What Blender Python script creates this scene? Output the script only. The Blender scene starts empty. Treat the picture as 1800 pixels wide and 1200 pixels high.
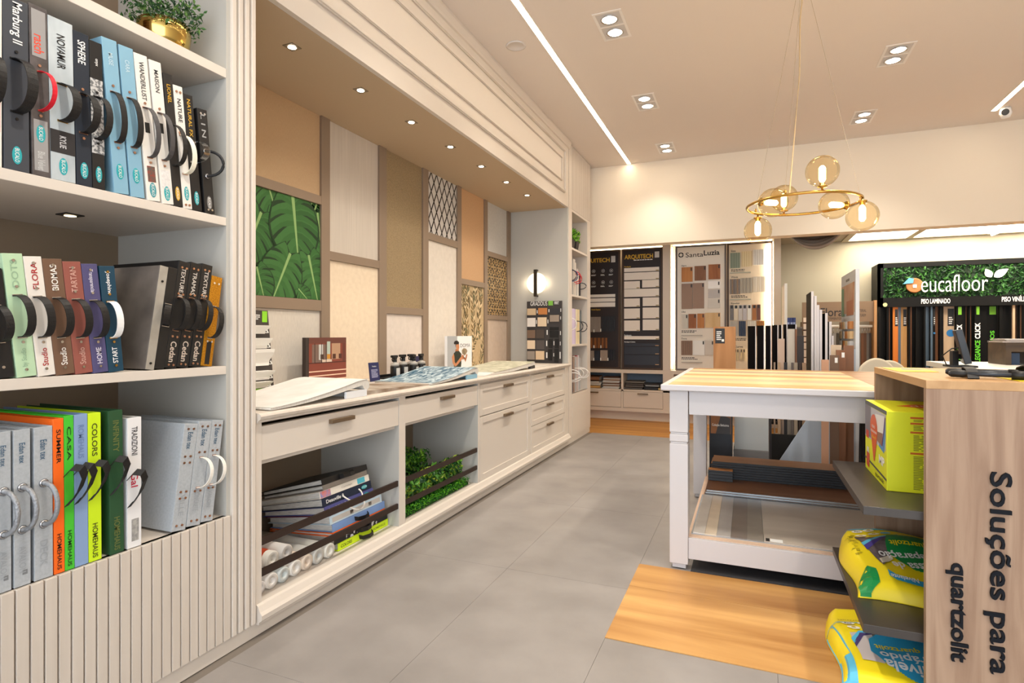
import bpy, math, random
from mathutils import Vector, Matrix, Euler
S = bpy.context.scene
COL = S.collection
R = random.Random(7)
# ------------------------------------------------------------------ camera
YAW = math.atan(0.415)
EYE = 1.25
cam = bpy.data.cameras.new('camera'); cam.sensor_width = 36; cam.lens = 20.0
cam.shift_y = -12 / 1800; cam.clip_start = 0.02
co = bpy.data.objects.new('camera', cam); COL.objects.link(co)
co.location = (0, 0, EYE); co.rotation_euler = (math.pi / 2, 0, YAW)
S.camera = co
# ------------------------------------------------------------------ daylight through the open shop front, exposure
w = bpy.data.worlds.new('daylight'); S.world = w; w.use_nodes = True
bg = w.node_tree.nodes['Background']; bg.inputs[0].default_value = (0.86, 0.93, 1.0, 1); bg.inputs[1].default_value = 2.0
S.view_settings.view_transform = 'Standard'; S.view_settings.look = 'None'
S.view_settings.gamma = 1; S.view_settings.use_curve_mapping = False
S.view_settings.exposure = 1.05
S.cycles.use_denoising = True
S.cycles.max_bounces = 8; S.cycles.diffuse_bounces = 5; S.cycles.glossy_bounces = 3
S.cycles.transparent_max_bounces = 12; S.cycles.sample_clamp_indirect = 6.0
WARM = (1.0, 0.92, 0.80)
P_SPOT, P_NICHE, P_STRIP, P_PANEL, P_BULB = 50, 4.5, 10, 5.5, 2.2

# ------------------------------------------------------------------ measuring: where a line of sight meets a wall or a level
_s, _c = math.sin(YAW), math.cos(YAW)
def _ray(px, py):
    r = (px - 900) / 1000; return (-_s + r * _c, _c + r * _s, (588 - py) / 1000)
def atX(px, py, X): d = _ray(px, py); k = X / d[0]; return (round(d[1] * k, 3), round(EYE + d[2] * k, 3))   # -> Y, Z
def atY(px, py, Y): d = _ray(px, py); k = Y / d[1]; return (round(d[0] * k, 3), round(EYE + d[2] * k, 3))   # -> X, Z
def atZ(px, py, Z): d = _ray(px, py); k = (Z - EYE) / d[2]; return (round(d[0] * k, 3), round(d[1] * k, 3)) # -> X, Y

# ------------------------------------------------------------------ materials
def lin(c):
    return tuple(((x / 255) / 12.92 if x <= 10 else ((x / 255 + 0.055) / 1.055) ** 2.4) for x in c) + (1,)
MM = {}
def mat(key, col, rough=.55, metal=0, emit=0, noise=0, nscale=40, stretch=(1, 1, 1), col2=None, bump=0, alpha=1, spec=.4, contrast=(.3, .7), detail=4, dist=0):
    if key in MM: return MM[key]
    m = bpy.data.materials.new(key); m.use_nodes = True; nt = m.node_tree
    b = nt.nodes['Principled BSDF']; L = nt.links
    b.inputs['Base Color'].default_value = lin(col); b.inputs['Roughness'].default_value = rough
    b.inputs['Metallic'].default_value = metal; b.inputs['Specular IOR Level'].default_value = spec
    if emit:
        b.inputs['Emission Color'].default_value = lin(col); b.inputs['Emission Strength'].default_value = emit
    if col2 or bump:
        tc = nt.nodes.new('ShaderNodeTexCoord'); mp = nt.nodes.new('ShaderNodeMapping'); nz = nt.nodes.new('ShaderNodeTexNoise')
        mp.inputs['Scale'].default_value = stretch; nz.inputs['Scale'].default_value = nscale; nz.inputs['Detail'].default_value = detail; nz.inputs['Distortion'].default_value = dist
        L.new(tc.outputs['Object'], mp.inputs[0]); L.new(mp.outputs[0], nz.inputs['Vector'])
        if col2:
            cr = nt.nodes.new('ShaderNodeValToRGB'); cr.color_ramp.elements[0].color = lin(col); cr.color_ramp.elements[1].color = lin(col2)
            cr.color_ramp.elements[0].position, cr.color_ramp.elements[1].position = contrast
            L.new(nz.outputs[0], cr.inputs[0]); L.new(cr.outputs[0], b.inputs['Base Color'])
        if bump:
            bp = nt.nodes.new('ShaderNodeBump'); bp.inputs['Strength'].default_value = bump; bp.inputs['Distance'].default_value = .004
            L.new(nz.outputs[0], bp.inputs['Height']); L.new(bp.outputs[0], b.inputs['Normal'])
    MM[key] = m
    return m
def wood(key, a, b, axis='x', scale=9, rough=.5):
    st = {'x': (.08, 1, 1), 'y': (1, .08, 1), 'z': (1, 1, .08)}[axis]
    return mat(key, a, rough, col2=b, nscale=scale, stretch=st, contrast=(.34, .68), detail=8, dist=.9, spec=.3)
def plain(c, rough=.5, **k):
    return mat('paint_%d_%d_%d_%d' % (*c, int(rough * 100)), c, rough, **k)
def clear(key, tint, gloss=.12):
    if key in MM: return MM[key]
    m = bpy.data.materials.new(key); m.use_nodes = True; nt = m.node_tree; nt.nodes.clear(); L = nt.links
    o = nt.nodes.new('ShaderNodeOutputMaterial'); t = nt.nodes.new('ShaderNodeBsdfTransparent'); g = nt.nodes.new('ShaderNodeBsdfGlossy')
    t.inputs[0].default_value = lin(tint); g.inputs['Roughness'].default_value = .03
    lw = nt.nodes.new('ShaderNodeLayerWeight'); lw.inputs[0].default_value = gloss
    mu = nt.nodes.new('ShaderNodeMath'); mu.operation = 'MULTIPLY'; mu.inputs[1].default_value = .45; L.new(lw.outputs['Fresnel'], mu.inputs[0])
    mx = nt.nodes.new('ShaderNodeMixShader'); L.new(mu.outputs[0], mx.inputs[0]); L.new(t.outputs[0], mx.inputs[1]); L.new(g.outputs[0], mx.inputs[2])
    L.new(mx.outputs[0], o.inputs[0]); MM[key] = m
    return m
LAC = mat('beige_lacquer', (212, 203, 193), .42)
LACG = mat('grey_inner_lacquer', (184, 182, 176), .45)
LACB = mat('beige_lacquer_boards', (208, 199, 189), .5, col2=(199, 189, 178), nscale=30, stretch=(1, 1, .05))
CEIL = mat('ceiling_paint', (226, 217, 209), .85)
CREAM = mat('cream_wall_paint', (238, 225, 206), .85)
GREIGE = mat('greige_wall_paint', (188, 178, 156), .85)
FLOOR = mat('grey_vinyl', (134, 129, 126), .36, col2=(154, 149, 146), nscale=3.2, contrast=(.3, .75), detail=9, spec=.35)
TAUPE = mat('taupe_frame', (140, 121, 103), .55)
BLACK = mat('black_plastic', (22, 21, 22), .45)
BLACKF = mat('black_matt', (20, 19, 19), .7)
STRAP = mat('black_strap', (24, 23, 24), .5, bump=.2, nscale=300)
WHITE = mat('white_print', (240, 240, 238), .5)
PAPER = mat('paper_pages', (228, 225, 219), .8, col2=(190, 186, 180), nscale=90, stretch=(.3, 4, .3))
CHROME = mat('chrome', (205, 205, 208), .22, 1)
BRASS = mat('brass', (196, 158, 84), .25, 1)
COPPER = mat('rose_rivet', (190, 150, 128), .3, 1)
BRONZE = mat('bronze_pull', (122, 104, 84), .45, .6)
TEAL = mat('teal_sticker', (38, 160, 168), .5)
OAK = wood('oak_mat', (150, 98, 46), (212, 166, 104), 'x', 4.5, .42)
OAKB = wood('honey_floor', (164, 106, 42), (200, 146, 74), 'x', 9, .42)
GOLD = mat('gold_print', (214, 172, 60), .4, .3)
YEL = mat('yellow_print', (238, 214, 30), .42)
GREEN = mat('green_print', (24, 140, 70), .42)
BLUE = mat('blue_print', (52, 160, 206), .42)
ORANGE = mat('orange_print', (214, 92, 34), .45)
LEDW = mat('led_warm', (255, 236, 208), .5, emit=P_STRIP)
LAMPW = mat('lamp_face', (255, 240, 218), .5, emit=14)
PANELW = mat('light_panel', (255, 246, 226), .5, emit=P_PANEL)

# ------------------------------------------------------------------ mesh building
class B:
    def __init__(s): s.v, s.f, s.m, s.s = [], [], [], []
    def add(s, vs, fs, m=0, smooth=False, M=None):
        n = len(s.v)
        s.v += [tuple(M @ Vector(p)) for p in vs] if M else [tuple(p) for p in vs]
        s.f += [tuple(i + n for i in f) for f in fs]; s.m += [m] * len(fs); s.s += [smooth] * len(fs)
        return s
    def box(s, x0, y0, z0, x1, y1, z1, m=0, M=None):
        x0, x1 = sorted((x0, x1)); y0, y1 = sorted((y0, y1)); z0, z1 = sorted((z0, z1))
        return s.add([(x0, y0, z0), (x1, y0, z0), (x1, y1, z0), (x0, y1, z0), (x0, y0, z1), (x1, y0, z1), (x1, y1, z1), (x0, y1, z1)],
                     [(0, 3, 2, 1), (4, 5, 6, 7), (0, 1, 5, 4), (1, 2, 6, 5), (2, 3, 7, 6), (3, 0, 4, 7)], m, False, M)
    def prism(s, pts, axis, a, b, m=0, smooth=False):   # outline in the two other axes, run from a to b along axis
        mk = {'x': lambda p, t: (t, p[0], p[1]), 'y': lambda p, t: (p[0], t, p[1]), 'z': lambda p, t: (p[0], p[1], t)}[axis]
        n = len(pts); k = len(s.v)
        s.v += [mk(p, a) for p in pts] + [mk(p, b) for p in pts]
        for i in range(n):
            j = (i + 1) % n; s.f.append((k + i, k + j, k + n + j, k + n + i)); s.m.append(m); s.s.append(smooth)
        s.f += [tuple(k + i for i in range(n))[::-1], tuple(k + n + i for i in range(n))]; s.m += [m, m]; s.s += [False, False]
        return s
    def tube(s, pts, r, seg=8, m=0, closed=False):
        P = [Vector(p) for p in pts]; n = len(P); k = len(s.v); up = Vector((0.13, 0.2, 1)).normalized()
        for i, p in enumerate(P):
            d = (P[(i + 1) % n] - P[i - 1]) if closed else (P[min(i + 1, n - 1)] - P[max(i - 1, 0)])
            d.normalize(); a = d.cross(up)
            if a.length < 1e-4: a = d.cross(Vector((1, 0, 0)))
            a.normalize(); b = d.cross(a); rr = r[i] if isinstance(r, (list, tuple)) else r
            for q in range(seg):
                t = 2 * math.pi * q / seg; s.v.append(tuple(p + a * (rr * math.cos(t)) + b * (rr * math.sin(t))))
        for i in range(n if closed else n - 1):
            j = (i + 1) % n
            for q in range(seg):
                q2 = (q + 1) % seg; s.f.append((k + i * seg + q, k + i * seg + q2, k + j * seg + q2, k + j * seg + q)); s.m.append(m); s.s.append(True)
        if not closed:
            s.f += [tuple(k + q for q in range(seg)), tuple(k + (n - 1) * seg + q for q in range(seg))[::-1]]; s.m += [m, m]; s.s += [False, False]
        return s
    def lathe(s, prof, c=(0, 0, 0), seg=24, m=0, M=None, cap=True):   # (radius, height) pairs round z
        k = len(s.v)
        for r, h in prof:
            for q in range(seg):
                t = 2 * math.pi * q / seg; p = Vector((c[0] + r * math.cos(t), c[1] + r * math.sin(t), c[2] + h)); s.v.append(tuple(M @ p if M else p))
        for i in range(len(prof) - 1):
            for q in range(seg):
                q2 = (q + 1) % seg; s.f.append((k + i * seg + q, k + i * seg + q2, k + (i + 1) * seg + q2, k + (i + 1) * seg + q)); s.m.append(m); s.s.append(True)
        if cap: s.f += [tuple(k + q for q in range(seg))[::-1], tuple(k + (len(prof) - 1) * seg + q for q in range(seg))]; s.m += [m, m]; s.s += [False, False]
        return s
    def strap(s, pts, wv, th=.0022, m=0):   # flat band along pts, wv its half width
        P = [Vector(p) for p in pts]; W = Vector(wv); n = len(P); k = len(s.v)
        for i, p in enumerate(P):
            d = (P[min(i + 1, n - 1)] - P[max(i - 1, 0)]).normalized(); nn = d.cross(W).normalized() * th / 2
            s.v += [tuple(p + W + nn), tuple(p - W + nn), tuple(p - W - nn), tuple(p + W - nn)]
        for i in range(n - 1):
            for q in range(4):
                q2 = (q + 1) % 4; s.f.append((k + i * 4 + q, k + i * 4 + q2, k + i * 4 + 4 + q2, k + i * 4 + 4 + q)); s.m.append(m); s.s.append(False)
        s.f += [(k, k + 1, k + 2, k + 3), tuple(k + 4 * (n - 1) + q for q in (3, 2, 1, 0))]; s.m += [m, m]; s.s += [False, False]
        return s
    def build(s, name, mats, parent=None, loc=(0, 0, 0), rot=(0, 0, 0), bevel=0, abs_=False):
        me = bpy.data.meshes.new(name); vs = s.v
        if abs_ and parent is not None:                   # given in room coordinates: make them relative to the parent chain
            M = Matrix.Identity(4); p = parent
            while p is not None: M = p.matrix_basis @ M; p = p.parent
            M = M.inverted(); vs = [tuple(M @ Vector(v)) for v in vs]
        me.from_pydata(vs, [], s.f); mats = mats if isinstance(mats, (list, tuple)) else [mats]
        for m in mats: me.materials.append(m)
        me.polygons.foreach_set('material_index', s.m); me.polygons.foreach_set('use_smooth', s.s); me.update()
        o = bpy.data.objects.new(name, me); COL.objects.link(o); o.parent = parent; o.location = loc; o.rotation_euler = rot
        if bevel:
            bv = o.modifiers.new('edge', 'BEVEL'); bv.width = bevel; bv.segments = 2; bv.limit_method = 'ANGLE'
        return o
def tag(o, label=None, cat=None, group=None, kind=None):
    for k, v in (('label', label), ('category', cat), ('group', group), ('kind', kind)):
        if v: o[k] = v
    return o
def thing(name, label, cat, loc=(0, 0, 0), rot=(0, 0, 0), group=None):
    o = bpy.data.objects.new(name, None); o.empty_display_size = .05; COL.objects.link(o)
    o.location = loc; o.rotation_euler = rot
    return tag(o, label, cat, group)
def dup(root, loc, rot=None, label=None):
    def cp(o, par):
        c = o.copy(); COL.objects.link(c); c.parent = par
        for ch in list(o.children): cp(ch, c)
        return c
    r = cp(root, None); r.location = loc
    if rot is not None: r.rotation_euler = rot
    if label: r['label'] = label
    return r
def bx(name, mats, dims, parent=None, bevel=0, abs_=True):
    return B().box(*dims).build(name, mats, parent, bevel=bevel, abs_=abs_)
TX = {}
def glyphs(s, bold):
    k = (s, bold)
    if k not in TX:
        cu = bpy.data.curves.new('lettering', 'FONT'); cu.body = s; cu.size = 1; cu.resolution_u = 3; cu.offset = bold
        o = bpy.data.objects.new('lettering', cu); me = bpy.data.meshes.new_from_object(o)
        vs = [v.co.copy() for v in me.vertices]; fs = [tuple(p.vertices) for p in me.polygons]
        bpy.data.objects.remove(o); bpy.data.meshes.remove(me); bpy.data.curves.remove(cu)
        xs = [v.x for v in vs] or [0, 1]; ys = [v.y for v in vs] or [0, 1]
        x0, x1, y0, y1 = min(xs), max(xs), min(ys), max(ys)
        TX[k] = ([((v.x - x0) / max(x1 - x0, 1e-6) - .5, (v.y - y0) / max(y1 - y0, 1e-6) - .5) for v in vs], fs)
    return TX[k]
DOWN, UPW, FLAT = ((0, 0, -1), (0, 1, 0)), ((0, 0, 1), (0, -1, 0)), ((0, 1, 0), (0, 0, 1))
FACE = ((1, 0, 0), (0, 0, 1))
def text(s, parent, c, dirs, L, h, m, bold=0.0, shear=0, thick=0, abs_=True, name='lettering'):
    vs, fs = glyphs(s, bold); X, U = Vector(dirs[0]), Vector(dirs[1]); N = X.cross(U); c = Vector(c)
    b = B(); P = [c + X * (u * L + shear * v * h) + U * (v * h) for u, v in vs]
    if thick:
        b.add([p + N * thick for p in P], fs)
        cnt = {}
        for f in fs:
            for i in range(len(f)):
                a, d = f[i], f[(i + 1) % len(f)]; key = (min(a, d), max(a, d)); cnt.setdefault(key, []).append((a, d))
        n = len(P); b.add(P, [])
        b.f += [(d[0][0] + n, d[0][1] + n, d[0][1], d[0][0]) for d in cnt.values() if len(d) == 1]
        k = len(b.f) - len(b.m); b.m += [0] * k; b.s += [False] * k
    else: b.add(P, fs)
    return b.build(name, m, parent, abs_=abs_)
def lines(parent, c, dirs, L, h, n, m, abs_=True, ragged=.3, seed=1, name='small_print'):   # rows of tiny print
    r = random.Random(seed); X, U = Vector(dirs[0]), Vector(dirs[1]); c = Vector(c); b = B(); st = h / n
    for i in range(n):
        y = h / 2 - st * (i + .5); x = -L / 2; end = L / 2 - r.random() * ragged * L
        while x < end:
            wd = min(L * r.uniform(.05, .16), end - x)
            q = [c + X * x + U * (y - st * .28), c + X * (x + wd) + U * (y - st * .28), c + X * (x + wd) + U * (y + st * .28), c + X * x + U * (y + st * .28)]
            b.add(q, [(0, 1, 2, 3)]); x += wd + L * .025
    return b.build(name, m, parent, abs_=abs_)
def disc(b, c, n, r, th=.002, seg=12, m=0, ry=None):   # flat round or oval plate facing n
    n = Vector(n).normalized(); a = n.cross(Vector((0, 0, 1)))
    if a.length < .01: a = Vector((1, 0, 0))
    a.normalize(); u = a.cross(n); ry = ry or r; c = Vector(c)
    P = [c + a * (r * math.cos(2 * math.pi * i / seg)) + u * (ry * math.sin(2 * math.pi * i / seg)) for i in range(seg)]
    b.add([p + n * th for p in P] + P, [tuple(range(seg))[::-1]] + [(i, (i + 1) % seg, seg + (i + 1) % seg, seg + i) for i in range(seg)], m)
    return b
def spot(loc, power, col=WARM, angle=100, blend=.6, aim=None, size=.04, parent=None):
    l = bpy.data.lights.new('lamp', 'SPOT'); l.energy = power; l.color = col; l.spot_size = math.radians(angle); l.spot_blend = blend; l.shadow_soft_size = size
    o = bpy.data.objects.new('lamp', l); COL.objects.link(o); o.location = loc
    if aim: o.rotation_euler = (Vector(aim) - Vector(loc)).to_track_quat('-Z', 'Y').to_euler()
    return o
def point(loc, power, col=WARM, size=.03):
    l = bpy.data.lights.new('lamp', 'POINT'); l.energy = power; l.color = col; l.shadow_soft_size = size
    o = bpy.data.objects.new('lamp', l); COL.objects.link(o); o.location = loc
    return o
def leafy(n, box, size, seed, flat=.5):   # loose small leaves inside a box
    r = random.Random(seed); b = B()
    for i in range(n):
        p = Vector([r.uniform(box[k], box[k + 3]) for k in range(3)])
        d = Vector((r.gauss(0, 1), r.gauss(0, 1), r.gauss(flat, .6))).normalized(); a = d.orthogonal().normalized(); a.rotate(Matrix.Rotation(r.random() * 6.3, 3, d)); q = d.cross(a)
        l = size * r.uniform(.6, 1.2); wd = l * .45
        b.add([p - a * l * .5, p + q * wd * .5 + d * l * .1, p + a * l * .5, p - q * wd * .5 + d * l * .1], [(0, 1, 2), (0, 2, 3)], r.choice((0, 0, 1, 1, 2)))
    return b
LEAFM = [mat('leaf_dark', (26, 74, 24), .45), mat('leaf_mid', (58, 122, 32), .45), mat('leaf_light', (120, 172, 44), .45)]

# =================================================================== the room
def struct(o, kind='structure'): o['kind'] = kind; return o
CZ, XL = 3.43, -1.88
fl = thing('floor', None, None); struct(fl)
struct(bx('subfloor', plain((120, 112, 104)), (-2.75, -3.2, -.12, 5.1, 9.5, -.004), fl))
tile0 = None
xs = [-1.84, -1.19, -.545, .10, .75, 1.4, 2.05, 2.7, 3.35, 4.0, 4.65, 5.05]
ys = [-3.2, -2.0, -.8, .4, 1.6, 2.8, 4.0, 5.2, 6.4, 7.1]
for i in range(len(xs) - 1):
    for j in range(len(ys) - 1):
        bx('floor_tile', FLOOR, (xs[i] + .0006, ys[j] + .0006, -.004, xs[i + 1] - .0006, ys[j + 1] - .0006, 0), fl)
for j in range(13):
    y0 = 7.1 + j * .183; off = (j % 3) * .45
    for k in range(6):
        x0, x1 = max(-2.7, -2.7 + (k - 1) * 1.6 + off), min(5.05, -2.7 + k * 1.6 + off)
        if x1 - x0 > .05: bx('floor_plank', OAKB, (x0 + .001, y0 + .001, -.004, x1 - .001, y0 + .182, .001), fl)
struct(bx('ceiling', CEIL, (-2.75, -3.2, CZ, 5.1, 7.5, CZ + .12)))
struct(bx('wall_left', CREAM, (-2.75, -3.2, 0, -2.65, 9.5, CZ)))
struct(bx('wall_right_bounce', CREAM, (5.0, -3.2, 0, 5.1, 9.5, CZ)))  # unseen wall, added to bounce light into the room
struct(bx('wall_back', GREIGE, (-2.65, 9.3, 0, 5.0, 9.4, CZ)))
hd = struct(bx('wall_header', CREAM, (-2.65, 7.3, 2.40, 5.0, 7.5, CZ)))
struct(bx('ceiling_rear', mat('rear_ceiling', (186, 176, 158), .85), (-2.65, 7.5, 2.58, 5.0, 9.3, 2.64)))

# =================================================================== bookcase on the left
bc = thing('bookcase', 'built-in beige bookcase with fluted front holding three shelves of sample binders', 'bookcase', (XL, 1.0, 0))
XB = -2.52
BACKP = mat('shade_toned_back_board', (136, 118, 98), .6)  # beige lacquer with the shade inside shelves and cabinets put into its colour
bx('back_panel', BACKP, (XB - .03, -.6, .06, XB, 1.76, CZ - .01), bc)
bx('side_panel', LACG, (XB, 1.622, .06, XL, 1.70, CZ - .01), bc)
bx('side_panel', LAC, (XB, -.62, .06, XL, -.58, CZ - .01), bc)
shelves = []
for z0, z1 in ((2.250, 2.286), (1.674, 1.706), (1.096, 1.128)):
    shelves.append(bx('shelf', LAC, (XB, -.58, z0, XL, 1.622, z1), bc, bevel=.0015))
bx('shelf', LAC, (XB, -.58, .50, XL, 1.622, .5425), bc)
bx('base_board', LACB, (XL - .02, -.58, .062, XL - .004, 1.64, .5425), bc)
for i in range(31):
    y = 1.634 - i * .0355
    bx('slat', LACB, (XL - .004, y - .031, .062, XL + .010, y, .5425), bc, bevel=.002)
bx('pilaster_board', LACB, (XL - .03, 1.636, .062, XL - .004, 1.762, CZ - .005), bc)
for i in range(4):
    bx('fluting', LAC, (XL - .004, 1.641 + i * .0315, .062, XL + .012, 1.662 + i * .0315, CZ - .005), bc, bevel=.003)
struct(bx('baseboard_left', LAC, (XL - .03, -.6, 0, XL - .006, 7.16, .06)))
for y, z in ((1.18, 1.674), (.2, 1.674), (1.18, 2.25), (.2, 2.25), (1.18, 1.096)):
    if (y, z) != (1.18, 1.674): continue
    dl = thing('shelf_downlight', 'small square recessed spotlight under the middle shelf of the bookcase', 'light', (-2.2, y, z))
    x, y2 = atZ(123, 377, z)
    bx('bezel', BLACK, (x - .03, y2 - .03, z - .004, x + .03, y2 + .03, z), dl)
    b = B(); disc(b, (x, y2, z - .005), (0, 0, -1), .018, .001, 16); b.build('lens', mat('dim_lens', (255, 226, 180), .4, emit=2.5), dl, abs_=True)
    spot((x, y2, z - .02), .8, angle=110)

# ------------------------------------------------------------------ binders
def loop(z1, z0, w, out, dy, n=11, x0=.001):
    P = []
    for i in range(n):
        t = i / (n - 1); a = math.pi * t
        P.append((x0 + out * max(0, math.sin(a)) ** .8, w / 2 + dy * math.sin(a), z1 + (z0 - z1) * (.5 - .5 * math.cos(a))))
    return P
COUNTED, PIECES = {}, {}
def piece(kind, t, loc, hw=0):   # rivets and eyelets: every one its own object, alike ones share a mesh
    k, m = kind; key = (k, m.name, hw)
    if key not in PIECES:
        b = B()
        if k == 'rivet': disc(b, (0, 0, 0), (1, 0, 0), .0042, .003, 8)
        elif k == 'slot': b.box(0, -hw * 1.15, -.003, .0018, hw * 1.15, .003)
        else: b.lathe([(hw * 1.25, -.0005), (hw * 1.9, .002), (hw * 1.25, .004)], (0, 0, 0), 12, M=Matrix.Rotation(math.pi / 2, 4, 'Y'), cap=False)
        o = b.build('rivet' if k == 'rivet' else 'eyelet', m, t); PIECES[key] = o
    else:
        o = PIECES[key].copy(); COL.objects.link(o); o.parent = t
    o.location = loc
LAST = {}
def binder(label, group, y, zs, wd, h, lean, cov, D=.40, handle=None, letters=(), patches=(), ovals=(), rivets=(), rivet_m=CHROME, x=-1.884, rot=None, pages=True, loc=None, name='sample_binder', two=False, wedge=0):
    if rot is None:                       # keep clear of the neighbour already standing there
        q = LAST.get(group)
        if q and y > q[0]:
            y = max(y, q[1] + .0006); hm = min(h, q[3]); lean = max(lean, (q[1] + .0012 - y) / hm + q[2])
        LAST[group] = (y, y + wd / math.cos(math.atan(lean)) + max(0, -lean) * 0, lean, h)
    th = math.atan(-lean)
    t = thing(name, label, 'binder', loc or (x, y, zs + (wd * math.sin(-th) if th < 0 else 0) + .0008), rot or (th, 0, 0), group)
    b = B(); T = .0035
    b.box(-T, 0, 0, 0, wd, h); b.box(-D, wd - T, 0, -T, wd, h)
    if wedge: b.prism([(-T, 0), (-D, wedge), (-D, wedge + T), (-T, T)], 'z', 0, h)      # closed at the back, thicker at the spine
    else: b.box(-D, 0, 0, -T, T, h)
    b.build('cover', cov, t, bevel=.0012)
    if wedge: B().prism([(-T - .001, T + .001), (-D + .012, wedge + T + .001), (-D + .012, wd - T - .001), (-T - .001, wd - T - .001)], 'z', .008, h - .010).build('pages', PAPER, t)
    elif pages: B().box(-D + .012, T + .001, .008, -T - .001, wd - T - .001, h - .010).build('pages', PAPER, t)
    for (s, zf, Lf, hf, m, d) in [l[:6] for l in letters]:
        text(s, t, (.0009, wd / 2, zf * h), d, Lf * h if d != FLAT else Lf * wd, hf * wd if d != FLAT else hf * h, m, abs_=False, bold=.012)
    for (z0, z1, f0, f1, m) in patches:
        B().box(-.0001, wd * f0, z0 * h, .0006, wd * f1, z1 * h).build('spine_label', m, t)
    for (zf, m, s) in ovals:
        b = B(); disc(b, (.0002, wd / 2, zf * h), (1, 0, 0), min(wd * .25, .0115), .0008, 18, 0, .025); b.build('sticker', m, t)
        text(s, t, (.0016, wd / 2, zf * h), DOWN, .038, min(wd * .24, .0105), WHITE, abs_=False)
    rk = COUNTED.get(rivet_m.name)
    for zf in rivets:
        for yy in ((.3, .7) if two else (.5,)): piece(('rivet', rivet_m), t, (0, wd * yy, zf * h))
    if handle:
        kind, m, z1, z0, out, dy, hw = handle
        P = loop(z1 * h, z0 * h, wd, out * .88, dy, 15)
        if kind == 'rope': B().tube(P, hw, 8).build('handle', m, t)
        else: B().strap(P, (0, hw, 0)).build('handle', m, t)
        for zz in (z1, z0):
            if kind == 'rope': piece(('ring', CHROME), t, (0, wd / 2, zz * h), hw)
            else: piece(('slot', rivet_m), t, (0, wd / 2, zz * h), hw)
    return t
G1, G2, G3 = 'binders on the upper bookcase shelf', 'binders on the middle bookcase shelf', 'binders on the lower bookcase shelf'
SLATE = mat('slate_cover', (62, 66, 74), .45); MARB = mat('marbled_cover', (70, 64, 64), .4, col2=(96, 90, 90), nscale=26); SILV = mat('silver_marble', (196, 205, 210), .25, col2=(140, 152, 160), nscale=9, stretch=(1, 1, .4))
NAVY = plain((34, 42, 54), .45); SKY = plain((128, 172, 196), .5); OFFW = plain((226, 222, 216), .5); INK = plain((28, 27, 28), .45)
PATT = mat('scale_pattern', (190, 190, 190), .5, col2=(110, 112, 114), nscale=130, contrast=(.45, .55), detail=0)
GREYP = plain((150, 148, 148), .5); CHAR = plain((70, 72, 76), .5)
Z1 = 1.706
binder('white binder with pink floral spine at the left end of the upper shelf', G1, .86, Z1, .042, .475, 0, OFFW, patches=[(.2, .5, .1, .9, plain((214, 150, 160)))], handle=('strap', STRAP, .62, .36, .05, .0, .011))
binder('slate grey binder with white script lettering on its spine', G1, .907, Z1, .060, .478, -.022, SLATE, letters=[('Marburg II', .86, .24, .5, WHITE, DOWN)], handle=('strap', STRAP, .645, .34, .062, .012, .013), ovals=[(.09, TEAL, 'BUCALO')], rivets=(.69, .30), rivet_m=BLACK)
binder('dark marbled binder with a red ribbon handle', G1, .974, Z1, .046, .486, -.05, MARB, patches=[(.70, .975, .12, .88, GREYP), (.03, .33, .12, .88, GREYP)], letters=[('rasch', .775, .11, .55, plain((226, 72, 48)), DOWN), ('Blue Velvet', .09, .11, .4, plain((190, 190, 190)), DOWN)], ovals=[(.25, TEAL, 'BUCALO')], handle=('strap', plain((208, 22, 44), .5), .615, .385, .055, .012, .006), rivets=(.65, .355), rivet_m=COPPER)
binder('wide silver marbled binder with a black belly band', G1, 1.021, Z1, .066, .476, -.054, SILV, patches=[(.17, .31, 0, 1, plain((44, 42, 44)))], letters=[('NOVAMUR', .80, .21, .34, INK, DOWN), ('KYLIE', .24, .075, .26, plain((200, 200, 204)), DOWN)], ovals=[(.09, TEAL, 'BUCALO')], handle=('strap', STRAP, .60, .37, .055, .014, .012), rivet_m=BRASS)
binder('navy binder with white sans lettering beside the silver one', G1, 1.090, Z1, .044, .466, -.054, NAVY, letters=[('SPHERE', .87, .15, .5, WHITE, DOWN)], ovals=[(.10, TEAL, 'BUCALO')], handle=('strap', STRAP, .60, .345, .055, .012, .011), rivets=(.63, .31), rivet_m=COPPER)
binder('black binder with a grey scale-pattern band', G1, 1.136, Z1, .037, .458, -.053, INK, patches=[(.24, .745, 0, 1, PATT)], letters=[('onyx', .86, .05, .25, WHITE, DOWN)], ovals=[(.10, TEAL, 'BUCALO')], handle=('strap', STRAP, .625, .34, .05, .010, .010), rivets=(.655, .31), rivet_m=BLACK)
for k, (y, lab) in enumerate(((1.201, 'wide sky blue binder with a black strap, the first of two blue ones'), (1.254, 'sky blue binder with a black strap, standing beside the white ones'))):
    binder(lab, G1, y, Z1, .047, .487, -.084, SKY, letters=[(('MUSE', 'CARA')[k], .87, .08, .3, plain((190, 214, 226)), DOWN)], ovals=[(.145, TEAL, 'BUCALO')], handle=('strap', STRAP, .66, .335, .035, .008, .0095), rivets=(.70, .30), rivet_m=COPPER)

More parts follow.
